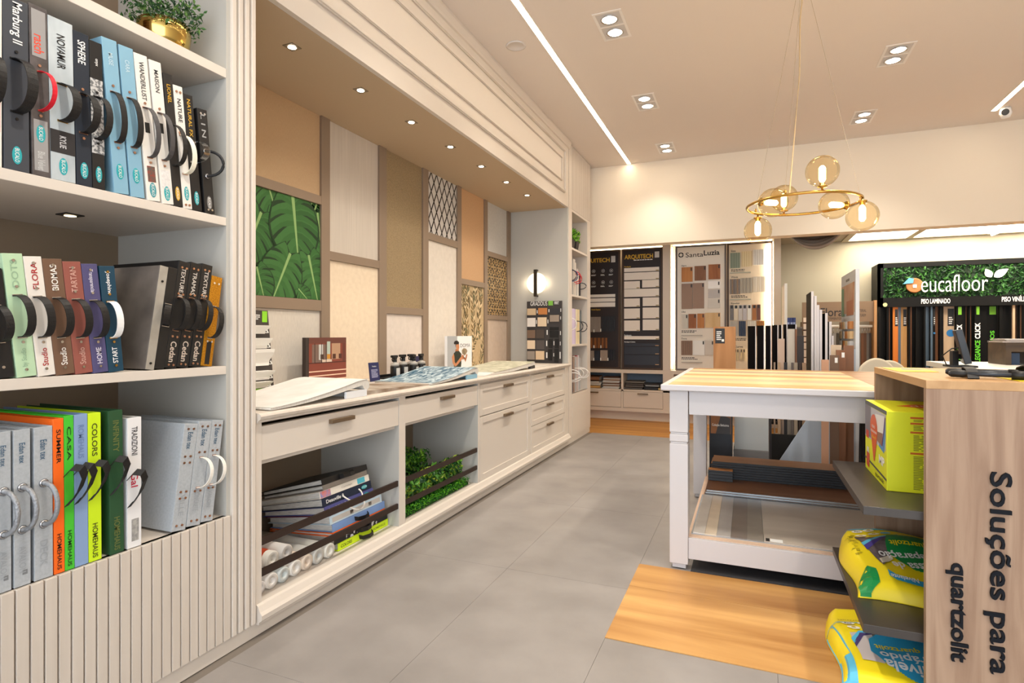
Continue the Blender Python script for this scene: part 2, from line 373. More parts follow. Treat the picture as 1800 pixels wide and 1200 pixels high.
STR2 = plain((72, 70, 72), .5)
binder('white binder with a coloured square print and dark grey strap', G1, 1.310, Z1, .046, .484, -.104, OFFW, letters=[('WANDERLUST', .82, .26, .36, plain((60, 60, 62)), DOWN)], patches=[(.13, .24, .2, .8, mat('mosaic_print', (150, 60, 50), .5, col2=(30, 90, 84), nscale=90)), (.47, .54, .35, .7, plain((30, 30, 30)))], ovals=[(.075, plain((70, 150, 160)), 'BUCALO')], handle=('strap', STR2, .64, .30, .045, .010, .0085), rivets=(.67, .265), rivet_m=COPPER)
binder('white binder with a faint grey print low on its spine', G1, 1.363, Z1, .043, .484, -.101, OFFW, letters=[('MAISON', .86, .155, .36, plain((60, 60, 62)), DOWN)], patches=[(.11, .24, .15, .85, mat('faint_print', (206, 202, 200), .5, col2=(232, 230, 228), nscale=90)), (.50, .57, .35, .7, plain((30, 30, 30)))], ovals=[(.075, TEAL, 'BUCALO')], handle=('strap', STR2, .64, .31, .045, .010, .0085), rivets=(.67, .27), rivet_m=COPPER)
binder('black binder with gold lettering and a gold oval', G1, 1.408, Z1, .034, .46, -.095, plain((36, 33, 32), .5), letters=[('LIONEL', .85, .14, .42, GOLD, DOWN)], ovals=[(.10, GOLD, 'BUCALO')], handle=('strap', STRAP, .62, .31, .05, .012, .0085), rivet_m=BLACK)
binder('thin white binder with a white rubber handle', G1, 1.443, Z1, .036, .433, -.102, OFFW, letters=[('NATURE', .80, .19, .42, INK, DOWN)], ovals=[(.125, TEAL, 'BUCALO')], handle=('strap', plain((236, 232, 214), .4), .60, .285, .045, .014, .009), rivets=(.95, .62, .03), rivet_m=COPPER, two=True)
binder('black binder with a clear plastic handle', G1, 1.482, Z1, .038, .417, -.1, INK, letters=[('NATURAL FX', .80, .32, .36, GOLD, DOWN)], ovals=[(.11, TEAL, 'BUCALO')], handle=('strap', clear('clear_strap', (225, 225, 225), .5), .60, .42, .07, .01, .012))
binder('black binder with a braided black handle at the shelf end', G1, 1.533, Z1, .042, .385, -.093, INK, letters=[('L I N', .84, .22, .42, plain((160, 160, 160)), DOWN)], ovals=[(.105, plain((120, 118, 116)), 'BUCALO')], handle=('rope', mat('braid', (26, 26, 28), .5, bump=.6, nscale=200), .60, .36, .06, .03, .0055), rivets=(.955, .035), two=True)
Z2 = 1.128
binder('black binder at the left end of the middle shelf', G2, .885, Z2, .046, .30, -.10, INK, handle=('strap', STRAP, .66, .33, .045, .008, .010), rivets=(.9, .1))
for (lab, y, wd, h, lean, c, tx, tx2, tc, hm) in (
    ('pale mint green binder with silver rivets', .937, .048, .346, -.105, (182, 212, 176), 'DOTS', 'by Studio', (150, 180, 150), STRAP),
    ('off-white binder with small red lettering', .988, .045, .344, -.112, (226, 220, 212), 'FLORA', 'Studio', (168, 40, 44), STRAP),
    ('dull brown binder with white lettering', 1.034, .051, .343, -.112, (112, 84, 66), 'BIOMAS', 'Studio', (236, 232, 226), STRAP),
    ('terracotta red binder with faint lettering', 1.086, .050, .341, -.112, (146, 84, 74), 'TARTAN', 'Studio', (204, 160, 148), STRAP),
    ('violet blue binder with a thin black strap', 1.137, .046, .340, -.104, (80, 76, 118), 'Transparencias', 'HOME', (214, 210, 226), STRAP),
    ('petrol blue binder with a white strap', 1.184, .047, .339, -.09, (20, 62, 84), 'Josephine', 'START', (236, 236, 236), plain((238, 238, 238), .5))):
    c_ = plain(c, .5); blue = lab.startswith('petrol')
    binder(lab, G2, y, Z2, wd, h, lean, c_, D=.34, letters=[(tx, .84, .22, .34, plain(tc), UPW if not blue and 'violet' not in lab else DOWN), (tx2, .16, .15, .34, plain(tc), UPW)], handle=('strap', hm, .665, .325, .042 if not blue else .03, .010, .0105), rivets=(.945, .735, .285, .06), rivet_m=BRASS if blue else CHROME)
STONE = mat('stone_cover', (92, 84, 78), .5, col2=(128, 118, 110), nscale=7, contrast=(.35, .7))
binder('grey stone-print binder leaning with its cover in view', G2, 1.302, Z2, .030, .362, .149, [STONE], D=.36, rivets=(.85, .06), rivet_m=BLACK, patches=[(0, 1, 0, 1, mat('stone_spine', (150, 143, 132), .5, col2=(172, 166, 156), nscale=12))])
binder('plain black binder behind the stone-print one', G2, 1.334, Z2, .035, .360, .143, INK, D=.36, handle=('strap', STRAP, .63, .42, .03, -.02, .012))
for k, (y, s) in enumerate(((1.369, 'TEXTURE II'), (1.417, 'TRAMAS'), (1.466, 'TEXTURE'))):
    binder(('black binder with cream lettering, first of three alike', 'black binder with cream lettering, middle of three alike', 'black binder with cream lettering beside the golden one')[k], G2, y, Z2, .045, .386, .126, INK, D=.36, letters=[(s, .80, (.27, .22, .26)[k], .36, plain((206, 198, 190)), DOWN), ('Cedan', .15, .19, .5, plain((206, 190, 176)), DOWN)], handle=('strap', STRAP, .655, .35, .045, .008, .010), rivets=(.94, .69, .29, .03), rivet_m=COPPER, two=True)
binder('golden glitter binder with a black strap', G2, 1.513, Z2, .048, .344, .133, mat('gold_glitter', (206, 146, 34), .35, .5, col2=(150, 98, 16), nscale=220), D=.36, patches=[(.02, .27, .3, .72, INK)], handle=('strap', STRAP, .66, .31, .045, .010, .010), rivets=(.92, .27), two=True)
Z3 = .543
EDG = mat('grey_linen', (176, 182, 188), .55, col2=(164, 170, 176), nscale=120); ROPE = mat('silver_rope', (150, 153, 158), .4, .4, bump=.8, nscale=160)
EB = plain((60, 92, 118))
for k, (y, wd, lab) in enumerate(((.888, .036, 'grey linen binder with silver rope handle, at the left end of the lower shelf'), (.930, .040, 'grey linen binder with silver rope handle, between two like it'), (.979, .047, 'grey linen binder with silver rope handle, beside the orange one'))):
    binder(lab, G3, y, Z3, wd, .44, -.004, EDG, letters=[('Edan tex', .85, .13, .36, EB, DOWN), (('AVALON', 'AVALON', 'DECK')[k], .17, .17, .42, plain((156, 162, 168)), DOWN)], handle=('rope', ROPE, .63, .36, .048, .012, .0068), patches=[(.07, .10, .5, .8, plain((120, 124, 128)))] if k < 2 else ())
def bow(t, wd, z, dy=.03):   # flat closing strap that hangs loose in front of the spine
    B().strap([(.003, .004, z + .03), (.02, .012, z + .05), (.038, .026, z + .045), (.036, .036, z + .02), (.022, .03, z - .02), (.008, .014, z - .055), (.003, .006, z - .06)], (0, .0085, .008)).build('handle', STRAP, t)
for (lab, y, wd, h, c, a, bt, tc) in (
    ('bright orange binder with dark lettering', 1.029, .028, .458, (240, 104, 24), 'SUMMER', 'HOMEHAUS', (50, 26, 12)),
    ('bright green binder with dark lettering', 1.058, .026, .463, (70, 190, 50), 'CASA', 'HOMEHAUS', (18, 60, 22)),
    ('powder blue binder with tone-on-tone lettering', 1.085, .038, .463, (132, 158, 198), 'ROMEHAUS', None, (108, 132, 176)),
    ('neon lime binder with dark lettering', 1.124, .038, .462, (200, 232, 30), 'COLORS', 'HOMEHAUS', (60, 62, 20)),
    ('dark green binder with gilt lettering', 1.188, .044, .462, (38, 78, 48), 'INFINITY', 'HOMEHAUS', (104, 112, 58)),
    ('white binder with a grey swatch at its foot', 1.242, .047, .431, (226, 226, 228), 'TRADIZIONI', None, (60, 60, 64))):
    t = binder(lab, G3, y, Z3, wd, h, -.012 if 'white' not in lab else 0, plain(c, .5), D=.44, letters=[(a, .82, .22, .42, plain(tc), DOWN)] + ([(bt, .14, .23, .42, plain(tc), DOWN)] if bt else []) + ([('Gal', .52, .11, .5, plain((196, 30, 60)), DOWN)] if 'white' in lab else []), patches=[(.05, .22, .3, .8, mat('swatch_photo', (120, 122, 124), .5, col2=(180, 178, 174), nscale=60))] if 'white' in lab else ())
    if 'orange' not in lab: bow(t, wd, .205 if 'white' in lab else .26)
for k, (y, wd, h, ln, lab) in enumerate(((1.396, .055, .380, .140, 'grey linen box binder leaning with its side in view'), (1.454, .057, .381, .126, 'grey linen box binder with white strap, middle of the leaning three'), (1.514, .050, .377, .108, 'grey linen box binder with white strap, against the bookcase side'))):
    binder(lab, G3, y, Z3, wd, h, ln, EDG, D=.40, letters=[('Edan tex', .84, .16, .36, EB, DOWN), (('VILLE', 'CONCRETE', 'AVALON')[k], .24, .2, .36, plain((156, 162, 168)), DOWN)], handle=('strap', plain((232, 228, 220), .5), .65, .36, .05, .016, .007) if k else None, rivets=(.95, .70, .33, .05) if k else (.95, .69, .63, .36, .30, .05), rivet_m=COPPER, two=True)
# gold bowl with plant and basket on the top shelf
t = thing('potted_plant', 'small green plant in a polished gold bowl on the top shelf', 'plant', (-2.01, 1.462, 2.286))
B().lathe([(.040, .0008), (.066, .012), (.083, .045), (.089, .085), (.088, .112), (.085, .112), (.080, .06)], seg=32).build('bowl', mat('gold_bowl', (206, 178, 104), .12, 1), t)
b = leafy(900, (-.10, -.10, .09, .10, .10, .21), .022, 3)
b.build('foliage', [mat('thyme_dark', (30, 66, 34), .6), mat('thyme_mid', (58, 100, 46), .6), mat('thyme_light', (96, 132, 62), .6)], t)['kind'] = 'stuff'
t = thing('wicker_basket', 'brown woven basket on the top shelf beside the gold bowl', 'basket', (-2.10, 1.12, 2.286))
b = B()
for i in range(14):
    zz = .008 + i * .014; b.tube([(.085 * math.cos(a * .3142), .085 * math.sin(a * .3142), zz + (.002 if a % 2 else 0)) for a in range(20)], .0075, 6, i % 2, True)
b.build('weave', [plain((120, 82, 48), .7), plain((88, 58, 34), .7)], t)

# =================================================================== wallpaper niche: soffit, fascia, frame, samples
SZ, XW = 2.69, -2.602
struct(bx('soffit', mat('soffit_warm_shade', (190, 168, 140), .8), (-2.65, 1.763, SZ, XL - .031, 6.199, SZ + .05)))  # same paint as the ceiling, its warm dim lighting put into the colour
fa = thing('trim_1', None, None, (XL, 4, SZ)); struct(fa)
bx('fascia_board', LAC, (XL - .03, 1.76, SZ, XL, 6.2, CZ - .002), fa)
def bead(b, y0, z0, y1, z1, wd=.022, pr=.016):
    if abs(z1 - z0) < 1e-6: b.box(XL, y0, z0 - wd / 2, XL + pr * .6, y1, z0 + wd / 2); b.box(XL, y0, z0 - wd * .3, XL + pr, y1, z0 + wd * .2)
    else: b.box(XL, y0 - wd / 2, z0, XL + pr * .6, y0 + wd / 2, z1); b.box(XL, y0 - wd * .3, z0, XL + pr, y0 + wd * .2, z1)
for (y0, z0, y1, z1, wd, pr) in ((1.9, 2.835, 6.045, 3.285, .030, .020), (2.02, 2.938, 5.945, 3.185, .020, .015)):
    b = B(); bead(b, y0, z0, y1, z0, wd, pr); bead(b, y0, z1, y1, z1, wd, pr); bead(b, y0, z0, y0, z1, wd, pr); bead(b, y1, z0, y1, z1, wd, pr)
    b.build('molding', LAC, fa, bevel=.003, abs_=True)
b = B(); b.prism([(XL, CZ - .075), (XL + .012, CZ - .07), (XL + .014, CZ - .05), (XL + .03, CZ - .02), (XL + .032, CZ - .001), (XL, CZ - .001)], 'y', 1.76, 6.22); b.build('crown_molding', LAC, fa, abs_=True)
struct(bx('wall_niche', plain((205, 196, 184), .8), (-2.65, 1.76, .9, XW - .012, 6.2, SZ)))
fr = thing('wallpaper_grid', 'taupe grid of posts and rails around the wallpaper samples', 'frame', (XW, 4, .93))
POSTS = [(2.345, 2.425), (2.971, 3.053), (3.607, 3.700), (4.236, 4.326), (4.866, 4.948), (5.480, 5.553), (6.104, 6.199)]
for a, c in POSTS: bx('post', TAUPE, (XW - .01, a, .926, XW + .016, c, SZ), fr, bevel=.0015)
COLS = [(2.425, 2.971), (3.053, 3.607), (3.700, 4.236), (4.326, 4.866), (4.948, 5.480), (5.553, 6.104)]
RAILS = [[(1.405, 1.475), (2.103, 2.160)], [(1.752, 1.811)], [(1.414, 1.471)], [(2.085, 2.149)], [(1.746, 1.801)], [(1.416, 1.466), (2.099, 2.154)]]
for (a, c), rs in zip(COLS, RAILS):
    for z0, z1 in rs: bx('rail', TAUPE, (XW - .01, a, z0, XW + .014, c, z1), fr, bevel=.0015)
GW = 'wallpaper samples in the niche grid'
def fab(key, c1, c2, sc, st=(1, 1, 1), bump=.25): return mat(key, c1, .8, col2=c2, nscale=sc, stretch=st, bump=bump)
SAMPLES = [
    (0, 2.160, SZ, fab('tan_silk', (196, 166, 130), (186, 156, 121), 60, (1, 8, 1)), 'plain tan wallpaper sample above the monstera one'),
    (0, 1.475, 2.103, plain((14, 30, 14), .6), 'wallpaper sample printed with big green monstera leaves'),
    (0, .926, 1.405, fab('linen_white', (216, 208, 197), (198, 190, 180), 90, (1, 6, .3)), 'pale linen wallpaper sample below the monstera one'),
    (1, 1.811, SZ, fab('striated', (210, 200, 188), (188, 178, 166), 70, (1, 5, .03)), 'off-white wallpaper sample with fine vertical striations'),
    (1, .926, 1.752, fab('cream_plaster', (230, 212, 187), (222, 203, 178), 30), 'plain cream wallpaper sample behind the brown brochure'),
    (2, 1.471, SZ, fab('mica_gold', (168, 146, 112), (130, 112, 84), 240, bump=.5), 'gold-brown mica granule wallpaper sample'),
    (2, .926, 1.414, fab('blush_plain', (218, 206, 196), (210, 198, 188), 20), 'plain pale wallpaper sample behind the spray bottles'),
    (3, 2.149, SZ, plain((206, 202, 198), .7), 'light grey wallpaper sample with a dark ogee lattice'),
    (3, .926, 2.085, fab('white_plaster', (220, 211, 200), (212, 203, 192), 26), 'tall plain off-white wallpaper sample under the lattice'),
    (4, 1.801, SZ, fab('peach_weave', (206, 168, 128), (190, 150, 110), 80, (1, 1, 8)), 'peach woven wallpaper sample above the leafy one'),
    (4, .926, 1.746, fab('sand_ground', (196, 172, 134), (184, 160, 122), 40), 'sand wallpaper sample with climbing leaf sprigs'),
    (5, 2.154, SZ, fab('pearl', (196, 194, 190), (188, 186, 182), 40), 'pale pearl grey wallpaper sample at the far end, topmost'),
    (5, 1.466, 2.099, plain((46, 38, 32), .6), 'dark wallpaper sample with a golden damask pattern'),
    (5, .926, 1.416, fab('mauve_plain', (190, 172, 156), (182, 164, 148), 20), 'plain dusky wallpaper sample below the damask'),
]
WP = {}
for ci, z0, z1, m, lab in SAMPLES:
    a, c = COLS[ci]
    WP[(ci, z0)] = tag(bx('wallpaper_sample', m, (XW - .01, a + .001, z0 + .001, XW, c - .001, z1 - .001)), lab, 'wallpaper', GW)
def clip(poly, a, c, z0, z1):
    for ax, lo, sgn in ((0, a, 1), (0, c, -1), (1, z0, 1), (1, z1, -1)):
        out = []; n = len(poly)
        for i in range(n):
            p, q = poly[i], poly[(i + 1) % n]; dp, dq = sgn * (p[ax] - lo), sgn * (q[ax] - lo)
            if dp >= 0: out.append(p)
            if dp * dq < 0: t = dp / (dp - dq); out.append((p[0] + (q[0] - p[0]) * t, p[1] + (q[1] - p[1]) * t))
        poly = out
        if len(poly) < 3: return None
    return poly
def inked(b, poly, win, d, m):   # a patch of print inside the window win (y0, y1, z0, z1)
    q = clip(poly, *win)
    if q: b.add([(XW + d, y, z) for y, z in q], [tuple(range(len(q)))], m)
# monstera print
GR = [plain(c, .6) for c in ((24, 54, 26), (46, 92, 43), (52, 101, 47), (60, 110, 54), (138, 172, 108))]
def monstera(b, cy, cz, L, ang, win, d, sh=0):
    ca, sa = math.cos(ang), math.sin(ang)
    def T(p): return (cy + p[0] * ca - p[1] * sa, cz + p[0] * sa + p[1] * ca)
    n = 5; W = .50 * L
    if d > .001:
        for sd in (-1, 1): inked(b, [T((sd * W * 1.07 * max(0, math.sin(math.pi * min(1, .08 + .92 * k / 14))) ** .7, L * (.25 - 1.32 * (k / 14) ** .92))) for k in range(15)] + [T((0, -1.06 * L)), T((0, .1 * L))], win, d - .0003, 0)
    def mid(t): return (0, -L * .74 * t ** 1.4)
    for sd in (-1, 1):
        def out(t, k=1): return (sd * W * k * math.sin(math.pi * min(1, .10 + .90 * t)) ** .7, L * (.22 - 1.25 * t ** .92))
        def mix(t, k):
            a, e = mid(t), out(t); x, y = a[0] + (e[0] - a[0]) * k, a[1] + (e[1] - a[1]) * k
            return (x, y + .06 * L * math.sin(math.pi * k))
        for i in range(n):
            t0, t1 = i / n, (i + 1) / n; g = 0; tm = (t0 + t1) / 2
            up = [mid(t0), mix(t0, .3), mix(t0, .58), mix(t0 + 1.6 * g / n, .8), out(t0 + 2.4 * g / n), out(t0 * .55 + tm * .45), out(tm), mix(tm, .66), mix(tm, .33), mid(tm)]
            lo = [mid(tm), mix(tm, .33), mix(tm, .66), out(tm), out(t1 * .55 + tm * .45), out(t1 - 2.4 * g / n), mix(t1 - 1.6 * g / n, .8), mix(t1, .58), mix(t1, .3), mid(t1)]
            inked(b, [T(p) for p in up], win, d, 2 + sh if sd > 0 else 3 + min(sh, 0)); inked(b, [T(p) for p in lo], win, d, 1 + sh if sd > 0 else 2 + min(sh, 0))
            if i:
                c0, c1, c2, c3 = mix(t0, .36), mix(t0, .55), mix(t0, .78), mix(t0, 1.06); h_ = L * (.030 if i % 2 else .022)
                inked(b, [T(c0), T((c1[0], c1[1] + h_ * .7)), T((c2[0], c2[1] + h_)), T((c3[0], c3[1] + h_ * 1.3)), T((c3[0], c3[1] - h_ * 1.3)), T((c2[0], c2[1] - h_)), T((c1[0], c1[1] - h_ * .7))], win, d + .0002, 0)
            q = .004 * L / .3
            for k in range(3): a, e = mix(tm, k / 3), mix(tm, (k + 1) / 3); inked(b, [T((a[0], a[1] + q)), T((e[0], e[1] + q * .6)), T((e[0], e[1] - q * .6)), T((a[0], a[1] - q))], win, d + .0004, 3)
    q = .010 * L / .3
    inked(b, [T((-q, .10 * L)), T((q, .10 * L)), T((q * .3, -.92 * L)), T((-q * .3, -.92 * L))], win, d + .0006, 4)
win = (2.427, 2.969, 1.477, 2.101); b = B(); r = random.Random(4)
for i in range(16): monstera(b, r.uniform(2.4, 3.0), r.uniform(1.5, 2.25), r.uniform(.2, .3), r.uniform(-1, 1), win, .0004, -1)
for k, (y, z, L, a, s_) in enumerate(((2.52, 2.16, .24, .4, 0), (2.47, 1.93, .30, -.4, 0), (2.95, 2.02, .27, .15, 0), (2.98, 1.83, .30, .1, 0), (2.73, 2.07, .40, .12, 0), (2.87, 1.73, .30, .28, 0), (2.69, 1.72, .32, -.45, 1), (2.45, 1.62, .2, .3, 0), (2.78, 1.53, .12, .9, 0))):
    monstera(b, y, z, L, a, win, .0014 + k * .0008, s_)
b.build('leaf_print', GR, WP[(0, 1.475)], abs_=True)['kind'] = 'stuff'
# ogee lattice
win = (4.328, 4.864, 2.151, 2.688); b = B(); P_, Q_ = .095, .17
for i in range(-4, 16):
    for sg in (-1, 1):
        pts = []
        for j in range(60):
            z = 2.10 + j * Q_ / 10; ph = (z - 2.10) / Q_; pts.append((4.30 + i * P_ * .5 * 2 + sg * P_ * .5 * (abs((ph % 2) - 1) * 2 - 1), z))
        for p, q in zip(pts, pts[1:]):
            dy, dz = q[0] - p[0], q[1] - p[1]; l = math.hypot(dy, dz); ny, nz = -dz / l * .0075, dy / l * .0075
            inked(b, [(p[0] + ny, p[1] + nz), (p[0] - ny, p[1] - nz), (q[0] - ny, q[1] - nz), (q[0] + ny, q[1] + nz)], win, .0006, 0)
b.build('lattice_print', [plain((38, 30, 24), .6)], WP[(3, 2.149)], abs_=True)['kind'] = 'stuff'
# leaf sprigs
win = (4.950, 5.478, .928, 1.744); b = B(); r = random.Random(9)
for st in range(12):
    y, z = 5.01 + .13 * (st % 4) + r.uniform(-.03, .03), .84 + .32 * (st // 4) + r.uniform(0, .12); a = math.pi / 2
    for i in range(16):
        a += r.uniform(-.18, .18); y2, z2 = y + .032 * math.cos(a), z + .032 * math.sin(a)
        for sd in (-1, 1):
            la = a + sd * r.uniform(.5, 1.0); L = r.uniform(.05, .085); dy, dz = L * math.cos(la), L * math.sin(la); ny, nz = -dz * .16, dy * .16; m = r.choice((0, 0, 1, 2, 3))
            inked(b, [(y, z), (y + dy * .5 + ny, z + dz * .5 + nz), (y + dy, z + dz), (y + dy * .5 - ny, z + dz * .5 - nz)], win, .0005 + (st * 16 + i) * .00001, m)
        y, z = y2, z2
b.build('sprig_print', [plain((98, 84, 54), .6), plain((132, 108, 66), .6), plain((222, 200, 160), .6), plain((112, 110, 80), .6)], WP[(4, .926)], abs_=True)['kind'] = 'stuff'
# damask
win = (5.555, 6.102, 1.468, 2.097); b = B(); r = random.Random(2)
for row in range(-1, 7):
    for colm in range(-1, 6):
        cy, cz = 5.56 + colm * .14 + (row % 2) * .07, 1.48 + row * .115
        for ring in ((.060, .100, 22), (.036, .062, 14)):
            for q in range(ring[2]):
                t = 2 * math.pi * q / ring[2]; y, z = cy + ring[0] * math.cos(t) * (1 - .25 * abs(math.sin(t))), cz + ring[1] * math.sin(t); s_ = .009 * r.uniform(.7, 1.3)
                inked(b, [(y - s_, z), (y, z - s_), (y + s_, z), (y, z + s_ * 1.4)], win, .0006, r.choice((0, 0, 1)))
        inked(b, [(cy - .022, cz), (cy, cz - .034), (cy + .022, cz), (cy, cz + .034)], win, .0006, 0)
b.build('damask_print', [plain((172, 140, 92), .55), plain((204, 176, 128), .55)], WP[(5, 1.466)], abs_=True)['kind'] = 'stuff'
# soffit downlights
for i in range(7):
    y = 2.207 + i * .546
    t = thing('soffit_downlight', ['small square downlight in the niche soffit, first from the bookcase', 'small square downlight in the niche soffit, second from the bookcase', 'small square downlight in the niche soffit, third from the bookcase', 'small square downlight in the niche soffit, fourth from the bookcase', 'small square downlight in the niche soffit, fifth from the bookcase', 'small square downlight in the niche soffit, sixth from the bookcase', 'small square downlight in the niche soffit, last before the wall lamp'][i], 'light', (-2.107, y, SZ), group='downlights in the niche soffit')
    bx('bezel', mat('bezel', (120, 104, 84), .4), (-2.139, y - .032, SZ - .003, -2.075, y + .032, SZ), t)
    b = B(); disc(b, (-2.107, y, SZ - .004), (0, 0, -1), .020, .001, 16); b.build('lens', LAMPW, t, abs_=True)
    spot((-2.107, y, SZ - .02), P_NICHE, angle=120, blend=.8, aim=(-2.3, y, 0))

# =================================================================== counter under the niche
WT = .925
ct = thing('worktop', 'long beige worktop with a moulded edge under the wallpaper samples', 'worktop', (-2.2, 4, .885))
b = B(); b.prism([(-2.64, .885), (XL + .012, .885), (XL + .014, .893), (XL + .026, .900), (XL + .030, .912), (XL + .026, .920), (XL + .016, WT), (-2.64, WT)], 'y', 1.765, 6.195); b.build('slab', LACB, ct, abs_=True)
XI = -2.45
for (y0, y1, lab) in ((1.765, 2.845, 'open beige cabinet with one drawer, holding binders and wallpaper rolls'), (2.845, 3.888, 'open beige cabinet with one drawer, holding green plant mats')):
    c = thing('open_cabinet', lab, 'cabinet', (XL, y0, .0605))
    st = y0 + (.03 if y0 < 2 else .03); en = y1 - (.035 if y0 < 2 else .03)
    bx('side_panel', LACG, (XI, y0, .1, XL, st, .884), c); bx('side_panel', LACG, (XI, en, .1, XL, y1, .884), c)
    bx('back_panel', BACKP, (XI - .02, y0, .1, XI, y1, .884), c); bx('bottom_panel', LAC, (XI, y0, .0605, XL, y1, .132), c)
    bx('stile', LAC, (XL, y0, .1, XL + .002, st, .884), c); bx('stile', LAC, (XL, en, .1, XL + .002, y1, .884), c)
    bx('top_panel', LAC, (XI, st, .70, XL - .03, en, .718), c)
    d = bx('drawer', LAC, (XL - .03, st + .002, .722, XL - .001, en - .002, .866), c, bevel=.0015)
    yc = (st + en) / 2 + (-.005 if y0 < 2 else .01); bx('handle', BRONZE, (XL - .001, yc - .087, .818, XL + .022, yc + .087, .838), d, bevel=.002)
    for za, zb in ((.366, .398), (.235, .265)): bx('retaining_rail', plain((46, 32, 26), .5), (XL - .016, st, za, XL - .004, en, zb), c)
dc = thing('drawer_cabinet', 'beige drawer cabinet with panelled fronts and bronze pulls beside the tall shelf', 'cabinet', (XL, 3.888, .0605))
bx('carcass', LAC, (XI, 3.888, .0605, XL - .024, 6.195, .884), dc)
bx('stile', LAC, (XL - .024, 6.06, .0605, XL, 6.195, .884), dc); bx('stile', LAC, (XL - .024, 4.962, .1, XL - .004, 5.000, .884), dc); bx('stile', LAC, (XL - .024, 3.889, .1, XL - .002, 3.897, .884), dc)
bx('stile', LAC, (XL - .024, 3.888, .0605, XL, 6.06, .128), dc)
def shaker(y0, z0, y1, z1, nm):
    b = B(); f = .05
    b.box(XL - .022, y0, z0, XL - .008, y1, z1); b.box(XL - .008, y0, z0, XL, y0 + f, z1); b.box(XL - .008, y1 - f, z0, XL, y1, z1); b.box(XL - .008, y0 + f, z0, XL, y1 - f, z0 + f); b.box(XL - .008, y0 + f, z1 - f, XL, y1 - f, z1)
    d = b.build(nm, LAC, dc, bevel=.002, abs_=True); yc = (y0 + y1) / 2
    bx('handle', BRONZE, (XL, yc - .087, z1 - .052, XL + .024, yc + .087, z1 - .03), d, bevel=.002)
shaker(3.900, .628, 4.958, .866, 'drawer'); shaker(3.900, .132, 4.958, .621, 'door')
for z0, z1 in ((.590, .866), (.388, .584), (.132, .382)): shaker(5.004, z0, 6.056, z1, 'drawer')
t = struct(B().prism([(XL - .01, .052), (XL + .016, .052), (XL + .018, .062), (XL + .032, .072), (XL + .034, .092), (XL + .024, .104), (XL + .012, .128), (XL + .001, .134), (XL, .0605), (XL - .01, .0605)], 'y', 1.766, 6.19).build('trim_2', LAC))

# things lying and standing on the counter
def arc(p0, p1, h, n=9): return [(p0[0] + (p1[0] - p0[0]) * i / (n - 1), p0[1] + (p1[1] - p0[1]) * i / (n - 1) + h * math.sin(math.pi * i / (n - 1))) for i in range(n)]
def open_book(label, y0, y1, hump, xf, xb, tilt, cover, page, pm, side=None):
    t = thing('open_catalogue', label, 'book', (xf, y0, WT + .0008))
    n = 16; top = []
    for i in range(n + 1):
        u = i / n; top.append((y0 + (y1 - y0) * u, WT + .012 + hump * (u ** 1.5) * (1 - max(0, u - .9) * 1.2)))
    top += [(y1 + .018, WT + hump * .82), (y1 + .02, WT + hump * .55), (y1 + .002, WT + hump * .36), (y1 - .02, WT + hump * .45)]
    bot = [(y0 + (y1 - .04 - y0) * (1 - i / n), WT + .003 + max(0, hump - .028) * ((1 - i / n) ** 1.7)) for i in range(n + 1)]
    B().prism(top + bot, 'x', xb, xf, smooth=True).build('page_block', page, t, abs_=True)
    # the sheet that lies uppermost
    b = B(); k = []
    for i in range(n + 1):
        k.append(len(b.v)); b.v += [(xf + .004, top[i][0], top[i][1] + .002), (xb, top[i][0], top[i][1] + .002)]
    for i in range(n): b.f.append((k[i], k[i] + 1, k[i + 1] + 1, k[i + 1])); b.m.append(0); b.s.append(True)
    b.build('page', pm, t, abs_=True)
    b = B(); b.box(xf - .012, y1 - .17, WT + .001, xf + .002, y1 - .005, WT + hump * .42)
    b.box(xb, y1 - .09, WT + .001, xf - .012, y1 - .005, WT + hump * .3); b.build('spine', cover, t, abs_=True)
    return t
open_book('open catalogue with pale marbled pages nearest the bookcase', 1.84, 2.50, .085, -1.872, -2.30, 0, plain((222, 224, 228)), PAPER, mat('marble_page', (230, 228, 226), .6, col2=(214, 211, 207), nscale=9))
t = tag(B().prism([(2.54, WT + .0008), (3.19, WT + .0008), (3.18, WT + .009), (2.56, WT + .02)], 'x', -2.25, -1.90).build('paper_sheaf', [mat('brown_photo_page', (196, 188, 178), .6, col2=(120, 98, 78), nscale=6)]), 'flat pages with a brown photo beside the marbled catalogue', 'paper')
FEATH = mat('blue_feather', (28, 84, 112), .55, col2=(206, 222, 228), nscale=26, stretch=(1, .22, 1), contrast=(.40, .66), detail=9, dist=2.2)
open_book('open catalogue with blue feather print pages', 3.18, 3.84, .075, -1.875, -2.32, 0, plain((140, 184, 206)), PAPER, FEATH)
MOSS = mat('sage_leaf_page', (150, 150, 124), .6, col2=(208, 204, 186), nscale=16)
t = thing('open_catalogue', 'open catalogue with sage green leaf pages beside the drawer end', 'book', (-1.9, 4.2, WT + .0008))
B().prism([(4.02, WT + .003)] + [(4.2 + .95 * i / 10, WT + .02 + .045 * (i / 10) ** 1.4) for i in range(11)] + [(5.16, WT + .045), (5.10, WT + .03), (4.6, WT + .004), (4.02, WT + .001)], 'x', -2.33, -1.90, smooth=True).build('page_block', PAPER, t, abs_=True)
b = B()
for i in range(11): y = 4.2 + .95 * i / 10; z = WT + .0215 + .045 * (i / 10) ** 1.4; b.v += [(-1.896, y, z), (-2.33, y, z)]
for i in range(10): b.f.append((2 * i, 2 * i + 1, 2 * i + 3, 2 * i + 2)); b.m.append(0); b.s.append(True)
b.build('page', MOSS, t, abs_=True)
bx('spine', plain((50, 48, 50)), (-1.93, 5.05, WT + .001, -1.905, 5.17, WT + .03), t)
